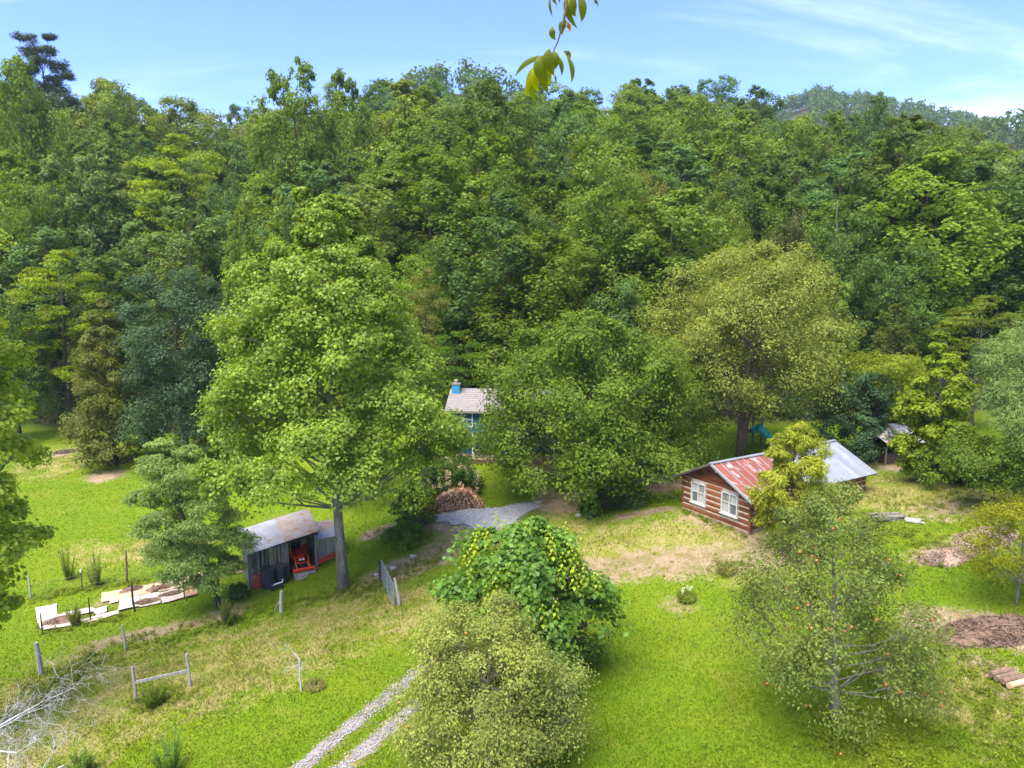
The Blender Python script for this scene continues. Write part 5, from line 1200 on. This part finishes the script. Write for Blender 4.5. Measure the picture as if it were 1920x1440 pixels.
child(MB().box((0, 0, .12), (.75, .3, .1)).tube([(-.3, 0, .12), (-.3, 0, .3), (-.15, 0, .34)], .06, 8), 'frame', 'black', pump)
child(MB().tube([(-.25, -.02, .30), (.1, -.02, .34), (.36, -.02, .36), (.38, -.02, .52)], .045, 8), 'pipe', 'white', pump)
for x in (-.28, .28): child(MB().tube([(x, -.2, .11), (x, -.15, .11)], .12, 12), 'wheel', 'rubber', pump)

# ------------------------------------------------------------------ firewood pile
M['wood_end'] = surf('split_wood_end', (0.62, 0.42, 0.26), (0.46, 0.27, 0.15), 5, .85, bump=.2, rnd=.6)
M['wood_split'] = surf('split_wood', (0.42, 0.22, 0.11), (0.28, 0.14, 0.07), 4, .85, c3=(.46, .30, .18), bump=.3, rnd=.6)
wl_, wr_ = on_ground(806, 968), on_ground(915, 951)
rzw, Lw = local_frame(wl_, wr_); pile = empty('firewood_pile', (wl_.x, wl_.y, (wl_.z + wr_.z) / 2 - .1), rzw, 'long heap of split firewood beside the gravel yard', 'firewood')
rw = random.Random(14); lm = []
for k in range(8):                              # eight split shapes shared by all the pieces
    n_ = rw.choice([3, 4, 4, 5]); a0 = rw.uniform(0, 6); r = [rw.uniform(.055, .085) for _ in range(n_)]; mb = MB(); L = rw.uniform(.38, .46)
    vs = [(r[j] * math.cos(a0 + 6.283 * j / n_), y, r[j] * math.sin(a0 + 6.283 * j / n_)) for y in (-L / 2, L / 2) for j in range(n_)]
    mb.add(vs, [tuple(range(n_)), tuple(range(n_, 2 * n_))[::-1]] + [(j, j + n_, (j + 1) % n_ + n_, (j + 1) % n_) for j in range(n_)])
    lm.append([mb.mesh('firewood', M['wood_split']), mb.mesh('firewood_pale', M['wood_end'])])
def pile_h(u): return 1.55 * np.interp(u, [0, .05, .18, .32, .55, .70, .85, 1.0], [.10, .32, .72, .95, 1.0, .95, .45, .1])
cnt = 0; heap = MB(); pieces = []
for row in range(5):
    yb = row * .44; x = 0.0
    for xi in np.arange(.0, Lw, .135):
        h = pile_h(xi / Lw) * (1 - .05 * row); z = .07 + rw.uniform(0, .03)
        while z < h:
            pieces.append((xi + rw.uniform(-.03, .03), yb + rw.uniform(-.06, .06), z, row)); z += .125 + rw.uniform(-.01, .02)
pieces.sort(key=lambda q_: (q_[3], -q_[2])); front = [q_ for q_ in pieces if q_[3] == 0]; tops = [q_ for q_ in pieces if q_[3] > 0 and q_[2] > pile_h(q_[0] / Lw) * (1 - .05 * q_[3]) - .24]
show = (front + tops)[:300]; rest = [q_ for q_ in pieces if q_ not in set(show)]
for x, y, z, row in show:
    o = bpy.data.objects.new('log', lm[rw.randrange(8)][1 if rw.random() < (.5 if row == 0 else .3) else 0]); o.location = (x, y, z); o.rotation_euler = (rw.uniform(-.12, .12), rw.uniform(0, 6), rw.uniform(-.2, .2)); link(o, pile)
for x, y, z, row in rest: heap.box((x, y, z), (.11, .42, .11), Matrix.Rotation(rw.uniform(0, 3), 3, 'Y'))
if rest: child(heap, 'inner_logs', 'wood_split', pile)['kind'] = 'stuff'
for k in range(3): child(MB().tube([(-.15 + k * .12, -.1 - .3 * k, .12), (.30 + k * .1, -.25 - .25 * k, .12)], .10 - .015 * k, 8), 'fallen_log', 'wood_end', pile)

# ------------------------------------------------------------------ posts, gate, fences
def post(name, px, pb, ptp, r, mat, label, lean=(0, 0), curve=0.0, group=None, cat='fence post'):
    p = on_ground(px, pb); h = at(px, ptp, p.y)[2] - p.z
    mb = MB(); mb.tube([(0, 0, -.3), (lean[0] * .3 + curve, lean[1] * .3, h * .35), (lean[0] * .7 + curve * .6, lean[1] * .7, h * .75), (lean[0], lean[1], h)], [r * 1.1, r, r * .92, r * .8], 8)
    o = mb.build(name, M[mat]); o.location = p; return tag(o, label, cat, group)
post('fence_post', 236, 1222, 1172, .055, 'postwood', 'pale wooden post standing alone above the dirt strip', (-.08, 0))
post('fence_post', 78, 1264, 1205, .11, 'postwood', 'thick grey post behind the bare grey branches', (-.1, 0))
post('fence_post', 527, 1150, 1108, .10, 'postwood', 'short jagged stump post in the weeds below the shed', (.08, 0))
post('leaning_stick', 512, 1148, 1120, .03, 'postwood', 'thin stick leaning on the stump post below the shed', (.55, 0), cat='stick')
# garden fence: crooked posts and wire
gf = empty('garden_fence', on_ground(58, 1122), 0, 'wire fence on crooked stick posts round the garden', 'fence')
def fpost(px, pb, ptp, r, mat, curve=0.0, lean=0.0):
    p = on_ground(px, pb); h = at(px, ptp, p.y)[2] - p.z; q = p - gf.location
    child(MB().tube([q + Vector((0, 0, -.2)), q + Vector((curve, 0, h * .4)), q + Vector((curve * .4 + lean * .6, 0, h * .75)), q + Vector((lean, 0, h))], [r, r * .95, r * .85, r * .7], 7), 'post', mat, gf); return q, h
F1 = [fpost(58, 1122, 1078, .06, 'postwood'), fpost(155, 1107, 1070, .035, 'darkwood'), fpost(237, 1094, 1032, .075, 'brownwood', .08, .14), fpost(345, 1072, 1035, .04, 'postwood')]
F2 = [fpost(80, 1190, 1150, .04, 'darkwood'), fpost(170, 1165, 1120, .04, 'darkwood'), fpost(254, 1147, 1092, .06, 'darkwood', -.1, -.08), fpost(346, 1124, 1085, .035, 'darkwood'), fpost(410, 1105, 1068, .04, 'darkwood')]
child(MB().box(F1[1][0] + Vector((0, 0, F1[1][1])), (.09, .09, .16)), 'post_cap', 'white', gf)
for Fq in (F1, F2):
    for (a_, ha), (b_, hb_) in zip(Fq[:-1], Fq[1:]):
        for k in range(5): child(MB().tube([a_ + Vector((0, 0, .12 + .2 * k)), (a_ + b_) / 2 + Vector((0, 0, .10 + .2 * k)), b_ + Vector((0, 0, .12 + .2 * k))], .006, 3, False), 'wire', 'steel', gf)
# H-brace
ha_, hb_ = on_ground(256, 1316), on_ground(357, 1290); br = empty('fence_brace', ha_, 0, 'wooden H-shaped fence brace of two posts and a rail', 'fence')
dv = hb_ - ha_; h1 = at(250, 1250, ha_.y)[2] - ha_.z; h2 = at(352, 1226, hb_.y)[2] - hb_.z
child(MB().tube([(0, 0, -.3), (-.02, 0, h1 * .5), (-.06, 0, h1)], [.07, .064, .058], 8), 'post', 'postwood', br)
child(MB().tube([(dv.x, dv.y, dv.z - .3), (dv.x - .02, dv.y, dv.z + h2 * .5), (dv.x - .06, dv.y, dv.z + h2)], [.07, .064, .058], 8), 'post', 'postwood', br)
child(MB().bar((0, 0, h1 * .55), (dv.x, dv.y, dv.z + h2 * .5), .07, .12), 'rail', 'postwood', br)
# metal gate standing open
g1, g2 = on_ground(716, 1092), on_ground(739, 1137); gate = empty('metal_gate', g1, 0, 'thin metal field gate standing open beside the drive', 'gate')
gd = g2 - g1; gh = 1.25
def gpt(u, z): return Vector((gd.x * u, gd.y * u, gd.z * u + .08 + z))
fr = MB()
for a_, b_ in ((gpt(.02, 0), gpt(.02, gh)), (gpt(1, 0), gpt(1, gh * .85)), (gpt(.02, 0), gpt(1, 0)), (gpt(.02, gh), gpt(1, gh * .85)), (gpt(.5, 0), gpt(.5, gh * .92))): fr.tube([a_, b_], .028, 7)
M['gatesteel'] = surf('dull_galvanised_steel', (0.36, 0.42, 0.46), (0.28, 0.30, 0.31), 3, .5, .5, bump=.03); child(fr, 'frame', 'gatesteel', gate)
for k in range(1, 6): child(MB().tube([gpt(.02, gh * k / 6), gpt(1, gh * .85 * k / 6)], .018, 6), 'bar', 'gatesteel', gate)
for k in range(1, 9): child(MB().tube([gpt(k / 9, 0), gpt(k / 9, gh * (1 - .15 * k / 9))], .008, 4), 'mesh_wire', 'gatesteel', gate)
post('gate_post', 714, 1092, 1052, .085, 'darkwood', 'dark hinge post of the open metal gate', (-.05, 0), cat='gate post')
post('gate_post', 750, 1137, 1084, .085, 'postwood', 'grey weathered post at the free end of the metal gate', (-.25, 0), cat='gate post')

# ------------------------------------------------------------------ garden: cardboard sheets and mulch heaps
M['card'] = surf('cream_cardboard', (0.50, 0.38, 0.225), (0.42, 0.31, 0.18), 1.2, .85, bump=.05, rnd=.2)
M['card_white'] = surf('pale_cardboard', (0.56, 0.475, 0.38), (0.47, 0.385, 0.30), 1.2, .85, bump=.05, rnd=.15)
M['card_tan'] = surf('tan_cardboard', (0.50, 0.31, 0.15), (0.42, 0.25, 0.12), 1.2, .85, bump=.05, rnd=.2)
M['mulch'] = surf('brown_mulch', (0.20, 0.125, 0.085), (0.13, 0.078, 0.052), 6, .95, c3=(.30, .20, .14), scale3=25, bump=.6, island=.5)
M['chips'] = surf('pale_wood_chips', (0.36, 0.25, 0.18), (0.25, 0.165, 0.11), 6, .95, c3=(.46, .35, .27), scale3=14, bump=.9, island=.45)
CARD = [  # four pixel corners, kind, what sets it apart
 ([(66, 1143), (106, 1136), (107, 1160), (70, 1172)], 'card_white', 'white cardboard sheet at the end of the garden nearest the leafy edge tree'),
 ([(70, 1165), (125, 1152), (135, 1164), (76, 1183)], 'card_white', 'white cardboard sheet under the lowest mulch heap'),
 ([(100, 1172), (135, 1166), (134, 1176), (78, 1186)], 'card_white', 'narrow cardboard strip along the lower garden edge, lowest of the strips'),
 ([(118, 1153), (175, 1143), (180, 1150), (125, 1160)], 'card_white', 'thin cardboard strip behind the yellow-flowered bush'),
 ([(172, 1148), (200, 1140), (200, 1150), (182, 1158)], 'card_white', 'small white cardboard flap beside the yellow-flowered bush'),
 ([(150, 1166), (222, 1147), (224, 1152), (160, 1172)], 'card_white', 'long thin cardboard strip along the lower garden edge'),
 ([(190, 1114), (240, 1107), (243, 1124), (190, 1132)], 'card', 'large cream cardboard sheet behind the dark crooked post'),
 ([(207, 1130), (222, 1126), (222, 1131), (206, 1135)], 'card_white', 'tiny white cardboard scrap in the middle of the garden'),
 ([(238, 1107), (288, 1098), (282, 1117), (240, 1124)], 'card', 'cream cardboard sheet between the two upper mulch heaps'),
 ([(225, 1128), (262, 1121), (262, 1140), (222, 1150)], 'card_white', 'white cardboard sheet crossed by the dark crooked post'),
 ([(260, 1121), (300, 1113), (302, 1134), (262, 1141)], 'card_white', 'white cardboard sheet under the middle mulch heap'),
 ([(290, 1097), (352, 1083), (350, 1100), (298, 1113)], 'card', 'long cream cardboard sheet at the upper end of the garden'),
 ([(300, 1114), (345, 1104), (345, 1124), (304, 1134)], 'card_white', 'pale cardboard sheet near the thin end post'),
 ([(345, 1102), (372, 1096), (370, 1117), (347, 1124)], 'card_tan', 'orange-tan cardboard sheet under the feathery tree'),
 ([(350, 1082), (385, 1076), (380, 1094), (352, 1099)], 'card', 'cream cardboard sheet half under the feathery tree'),
 ([(433, 1066), (452, 1062), (455, 1074), (436, 1080)], 'card_tan', 'crumpled tan cardboard at the corner of the shed'),
]
for k, (pix, mt, lab) in enumerate(CARD):
    W4 = [on_ground(*p) for p in pix]; rr_ = random.Random(k); lift = .05 + .012 * (k % 5); n_ = 4; vs = []
    c0 = sum((w for w in W4), Vector()) / 4
    for j in range(n_ + 1):
        for i in range(n_ + 1):
            u, v = i / n_, j / n_; p = W4[0].lerp(W4[1], u).lerp(W4[3].lerp(W4[2], u), v); e = .045 * ((i in (0, n_)) or (j in (0, n_))) * rr_.uniform(0, 1)
            vs.append((p.x + rr_.uniform(-.03, .03) - c0.x, p.y + rr_.uniform(-.03, .03) - c0.y, gz(p.x, p.y) + lift + e + rr_.uniform(0, .015) - c0.z))
    m_ = len(vs); fs = [(j * 5 + i, j * 5 + i + 1, j * 5 + i + 6, j * 5 + i + 5) for j in range(n_) for i in range(n_)]
    mb = MB().add(vs, fs); mb.add([(x, y, z - .008) for x, y, z in vs], [f[::-1] for f in fs])
    o = mb.build('cardboard_sheet', M[mt]); o.location = c0; tag(o, lab, 'cardboard', 'cardboard sheets in the garden')
def heap_obj(name, px, py, rx, ry, h, mat, rot, label, cat='mulch', seed=0):
    p = on_ground(px, py); rng = np.random.default_rng(seed + 500); n_, m_ = 30, 11; vs = []
    ph_ = rng.uniform(0, 6, 6)
    for j in range(m_):
        r = j / (m_ - 1)
        for i in range(n_):
            a = 6.2832 * i / n_; k = 1 + .22 * math.sin(2 * a + ph_[0]) + .14 * math.sin(3 * a + ph_[1]) + .08 * math.sin(7 * a + ph_[2])
            x, y = r * rx * k * math.cos(a), r * ry * k * math.sin(a); X = x * math.cos(rot) - y * math.sin(rot); Y = x * math.sin(rot) + y * math.cos(rot)
            z = gz(p.x + X, p.y + Y) - p.z + h * (1 - r ** 1.6) + rng.normal() * .035 * h ** .5 * (1 - r) + (-.06 if j == m_ - 1 else .06 * (1 - r)); vs.append((X, Y, z))
    fs = [(j * n_ + i, j * n_ + (i + 1) % n_, (j + 1) * n_ + (i + 1) % n_, (j + 1) * n_ + i)[::-1] for j in range(m_ - 1) for i in range(n_)]
    o = MB().add(vs, fs).build(name, M[mat], smooth=True); o.location = p
    # loose chips scattered on and round it
    q = 3600 if rx > 1.2 else 700; a = rng.uniform(0, 6.28, q); r = np.sqrt(rng.uniform(0, 1.25, q)); x, y = r * rx * np.cos(a), r * ry * np.sin(a)
    X, Y = x * math.cos(rot) - y * math.sin(rot), x * math.sin(rot) + y * math.cos(rot); Z = ground(p.x + X, p.y + Y) - p.z + h * np.clip(1 - r ** 1.6, 0, 1) + .04
    me = leaves_mesh('chips', np.column_stack([X, Y, Z]), rng.normal(size=(q, 3)) * .5 + np.array([0, 0, 1]), rng.normal(size=(q, 3)), rng.uniform(.05, .16, q), .04, M[mat])
    c = link(bpy.data.objects.new('loose_chips', me), o); c['kind'] = 'stuff'
    if name == 'brush_heap':
        q = 260; a = rng.uniform(0, 6.28, q); r = np.sqrt(rng.uniform(0, 1.2, q)); X, Y = r * rx * np.cos(a), r * ry * np.sin(a); Z = ground(p.x + X, p.y + Y) - p.z + h * np.clip(1 - r ** 1.6, 0, 1) + .07
        A_ = rng.normal(size=(q, 3)) * np.array([1, 1, .18]); L_ = rng.uniform(.3, 1.3, q)
        me = leaves_mesh('sticks', np.column_stack([X, Y, Z]), rng.normal(size=(q, 3)) * .4 + np.array([0, 0, 1]), A_, L_, .04, M['brownwood'], .5)
        c = link(bpy.data.objects.new('sticks', me), o); c['kind'] = 'stuff'
    return tag(o, label, cat)
for k, (px, py, rx, ry, h, rot, lab) in enumerate([(112, 1168, 1.0, .5, .28, .5, 'dark mulch heap at the low end of the garden'), (248, 1108, .75, .45, .22, .4, 'mulch heap by the top of the dark crooked post'), (298, 1106, .8, .4, .22, .4, 'mulch heap on the cream cardboard behind the thin post'),
        (272, 1132, .85, .4, .22, .4, 'mulch heap in the middle of the lower cardboard row'), (360, 1097, .7, .4, .2, .4, 'mulch heap half hidden by the feathery tree'), (322, 1117, .9, .35, .18, .4, 'flat mulch heap on the pale cardboard near the end post')]):
    heap_obj('mulch_heap', px, py, rx, ry, h, 'mulch', rot, lab, 'mulch', k)
heap_obj('wood_chip_pile', 1848, 1010, 1.5, .9, .5, 'chips', .25, 'tall pale wood-chip pile on the slope', 'wood chips', 20)
heap_obj('wood_chip_pile', 1775, 1045, 1.3, .8, .22, 'chips', .3, 'low spread-out wood-chip pile next to the taller one', 'wood chips', 21)
heap_obj('brush_heap', 1870, 1185, 1.9, 1.0, .24, 'mulch', -.1, 'brown heap of brush and earth near the picture edge', 'brush', 22)
heap_obj('burn_pile', 124, 848, 1.1, .7, .2, 'darkwood', 0, 'blackened burn pile on the far lawn', 'ash', 23)
# stones, boards, cut logs
def stone(px, py, r, label, seed, mat='stone'):
    p = on_ground(px, py); rng = random.Random(seed); mb = MB(); n_, m_ = 9, 6
    for j in range(m_):
        t_ = math.pi * j / (m_ - 1)
        for i in range(n_):
            a = 6.2832 * i / n_; k = r * (1 + rng.uniform(-.22, .22)); mb.v.append((k * math.sin(t_) * math.cos(a) * 1.25, k * math.sin(t_) * math.sin(a), k * math.cos(t_) * .72 + r * .35))
    for j in range(m_ - 1):
        for i in range(n_): a, b_ = j * n_ + i, j * n_ + (i + 1) % n_; mb.f.append((a, a + n_, b_ + n_, b_))
    o = mb.build('stone', M[mat]); o.location = p; tag(o, label, 'stone', 'stones about the yard')
for k, (px, py, r, lab) in enumerate([(738, 1068, .17, 'pale stone on the bank near the gate, the larger of two'), (753, 1075, .12, 'small pale stone on the bank near the gate'), (887, 1016, .32, 'big white stone beside the large-leaved bush'), (868, 1022, .2, 'grey stone next to the big white stone'),
        (1085, 968, .16, 'flat stone in the bed under the lawn tree, the one farther from the cabin'), (1105, 972, .17, 'flat stone in the bed under the lawn tree, the one nearer the cabin'), (1068, 905, .16, 'small stone in the shade of the lawn tree'), (775, 1046, .16, 'dull flat stone on the bank above the gate'), (706, 1079, .1, 'tiny stone behind the gate post')]): stone(px, py, r, lab, k)
def plank_pile(name, px, py, n, L, label, rot, mat='greywood'):
    p = on_ground(px, py); o = empty(name, p, rot, label, 'boards'); r_ = random.Random(px)
    for k in range(n): child(MB().box((r_.uniform(-.15, .15), (k % 3) * .24 - .2, .06 + .09 * (k // 3)), (L * r_.uniform(.8, 1), .2, .07), Matrix.Rotation(r_.uniform(-.12, .12), 3, 'Z')), 'board', mat, o)
plank_pile('board_pile', 1665, 975, 9, 1.9, 'stack of weathered grey boards past the cabin', .15)
plank_pile('board_pile', 1712, 978, 3, 1.0, 'short loose boards beside the grey stack', -.4, 'postwood')
p = on_ground(1912, 1290); lp_ = empty('cut_logs', p, .3, 'short cut logs lying at the picture edge', 'logs')
for k in range(4): child(MB().tube([(-.5, k * .22, .1 + .03 * (k % 2)), (.5, k * .22 + .05, .1)], .1, 9), 'log', 'brownwood' if k else 'wood_end', lp_)
# ornamental grass with white plumes, tall dry grass by the drive
def grass_clump(px, py, r, h, n, label, name, color, plume=0, seed=0):
    p = on_ground(px, py); rng = np.random.default_rng(seed); a = rng.uniform(0, 6.28, n); q = r * np.sqrt(rng.random(n)) * .4; hh = h * rng.uniform(.5, 1.05, n)
    P = np.column_stack([q * np.cos(a) + .25 * r * np.cos(a), q * np.sin(a) + .25 * r * np.sin(a), hh * .48]); A = np.column_stack([np.cos(a) * .7, np.sin(a) * .7, np.ones(n)]) + rng.normal(size=(n, 3)) * .2
    o = empty(name, p, 0, label, 'plant'); loose_part(o, 'blades', P, rng.normal(size=(n, 3)), A, hh, .035, 'leaf_soft', color)
    if plume:
        c = np.repeat(np.column_stack([rng.uniform(-1, 1, plume) * r * .7, rng.uniform(-1, 1, plume) * r * .7, h * rng.uniform(.8, 1.1, plume)]), 14, 0)
        loose_part(o, 'plumes', c + rng.normal(size=c.shape) * np.array([.03, .03, .06]), rng.normal(size=c.shape), rng.normal(size=c.shape), .05, .04, 'leaf_soft', (.7, .68, .58))
grass_clump(1287, 1128, .6, .62, 500, 'clump of ornamental grass with white plumes on the lawn', 'ornamental_grass', (0.19, 0.24, 0.05), 8, 1)
grass_clump(1362, 1078, .7, 1.0, 160, 'wispy tall grass beside the drive in front of the cabin', 'tall_grass', (0.22, 0.22, 0.07), 0, 2)
grass_clump(592, 1292, .6, .45, 260, 'dry grass tuft next to the leafless sapling', 'tall_grass', (0.26, 0.24, 0.09), 0, 3)
# yellow flowers on the garden bush
# ------------------------------------------------------------------ leafy twig hanging into the top of the picture
M['near_leaf'] = leaf_mat('near_leaf', spread=.2, trans=.5, rough=.4)
DB = 2.6
top = at(1062, -150, DB); tw = empty('overhanging_twig', tuple(top), 0, 'leafy twig with long drooping leaves hanging in from above', 'branch')
def tpt(px, py, dz=0.0): return Vector(at(px, py, DB + dz)) - Vector(top)
mb = MB(); mb.tube([tpt(1062, -150), tpt(1066, -60), tpt(1062, 10), tpt(1055, 45), tpt(1046, 78, .02), tpt(1036, 100, .03), tpt(1028, 112, .03)], [.007, .006, .005, .004, .003, .0025, .002], 6); child(mb, 'stem', 'bark_brown', tw)
mb = MB(); mb.tube([tpt(1062, -150), tpt(1040, -60), tpt(1030, -20)], [.005, .003, .002], 5); mb.tube([tpt(1062, -150), tpt(1100, -60), tpt(1110, -8)], [.005, .003, .002], 5); child(mb, 'side_stem', 'bark_brown', tw)
OLV, LIM, ORG = (0.105, 0.125, 0.018), (0.240, 0.250, 0.014), (0.36, 0.17, 0.03)
def big_leaf(a, m_, c, w, color, twist=0.0, dz=0.0, bend=.02):
    """curved leaf from stalk a by way of m to tip c"""
    A_, B_, C_ = tpt(*a, dz), tpt(*m_, dz - bend), tpt(*c, dz + bend); n_ = 9; vs, fs = [], []
    wd = w * 1.12 * DB / F
    for i in range(n_):
        u = i / (n_ - 1); p = A_ * (1 - u) ** 2 + B_ * 2 * u * (1 - u) + C_ * u * u; t_ = ((B_ - A_) * (1 - u) + (C_ - B_) * u).normalized()
        s_ = t_.cross(Vector((math.sin(twist), math.cos(twist), 0))).normalized(); nn = s_.cross(t_); k = wd / 2 * math.sin(math.pi * min(1, u * .96 + .03)) ** .75
        vs += [tuple(p - s_ * k + nn * k * .3), tuple(p), tuple(p + s_ * k + nn * k * .3)]
    for i in range(n_ - 1): o_ = 3 * i; fs += [(o_, o_ + 1, o_ + 4, o_ + 3), (o_ + 1, o_ + 2, o_ + 5, o_ + 4)]
    o = child(MB().add(vs, fs), 'leaf', 'near_leaf', tw, smooth=True); o.color = (*color, 1)
for a, m_, c, w, colr, tws, dz in [
    ((1031, -6), (1027, 14), (1036, 33), 7, OLV, .9, .05), ((1034, -8), (1040, 4), (1044, 13), 5, OLV, .6, .03), ((1046, -8), (1048, 0), (1049, 7), 4, OLV, .5, 0),
    ((1060, -5), (1056, 22), (1082, 53), 10, OLV, .5, .02), ((1068, -10), (1068, 14), (1074, 30), 15, LIM, .2, .04), ((1078, -10), (1072, 15), (1080, 31), 13, OLV, -.3, .0), ((1086, -12), (1096, 12), (1090, 41), 13, OLV, .3, -.03),
    ((1062, 16), (1054, 30), (1059, 42), 7, OLV, .8, .03), ((1062, 38), (1050, 44), (1054, 66), 12, OLV, .1, .02), ((1063, 40), (1067, 50), (1068, 60), 7, ORG, .3, .04), ((1036, 50), (1032, 62), (1042, 75), 11, OLV, .1, .05),
    ((1029, 107), (985, 104), (966, 143), 9, OLV, .3, .03), ((1014, 104), (998, 128), (1024, 158), 15, OLV, .2, -.04), ((1018, 106), (1012, 140), (1028, 176), 16, OLV, -.2, 0.0), ((1006, 122), (992, 140), (987, 180), 14, LIM, .3, .05),
    ((1000, 135), (990, 160), (1002, 192), 11, (0.15, .18, .02), .4, .06), ((1004, 125), (998, 145), (1009, 173), 13, LIM, 0, .02), ((1020, 118), (1030, 140), (1028, 160), 12, LIM, .3, .03),
    ((1030, 92), (1024, 112), (1039, 141), 19, OLV, -.1, -.02), ((1038, 95), (1046, 112), (1036, 132), 13, OLV, .2, 0), ((1047, 106), (1054, 122), (1053, 142), 8, OLV, .5, .03), ((1057, 96), (1068, 98), (1069, 110), 8, OLV, .2, .04), ((1063, 105), (1078, 128), (1071, 155), 8, OLV, .4, .02), ((1040, 140), (1042, 148), (1042, 158), 4, OLV, .5, 0),
    ((1113, -4), (1118, 4), (1122, 14), 5, OLV, .5, 0)]: big_leaf(a, m_, c, w, colr, tws, dz)

# ------------------------------------------------------------------ the air: thin summer haze over the valley and ridges
m, nt, b = new_mat('summer_haze'); nt.n.remove(b)
pv = nt.new('ShaderNodeVolumePrincipled'); pv.inputs['Color'].default_value = (.72, .84, 1.0, 1); pv.inputs['Density'].default_value = 0.00013; pv.inputs['Anisotropy'].default_value = 0.0
nt.l.new(pv.outputs[0], nt.n['Material Output'].inputs['Volume'])
hz = MB().box((0, 1700, 85), (4700, 4300, 250)).build('haze', m); tag(hz, 'thin blue summer haze filling the valley', kind='stuff')
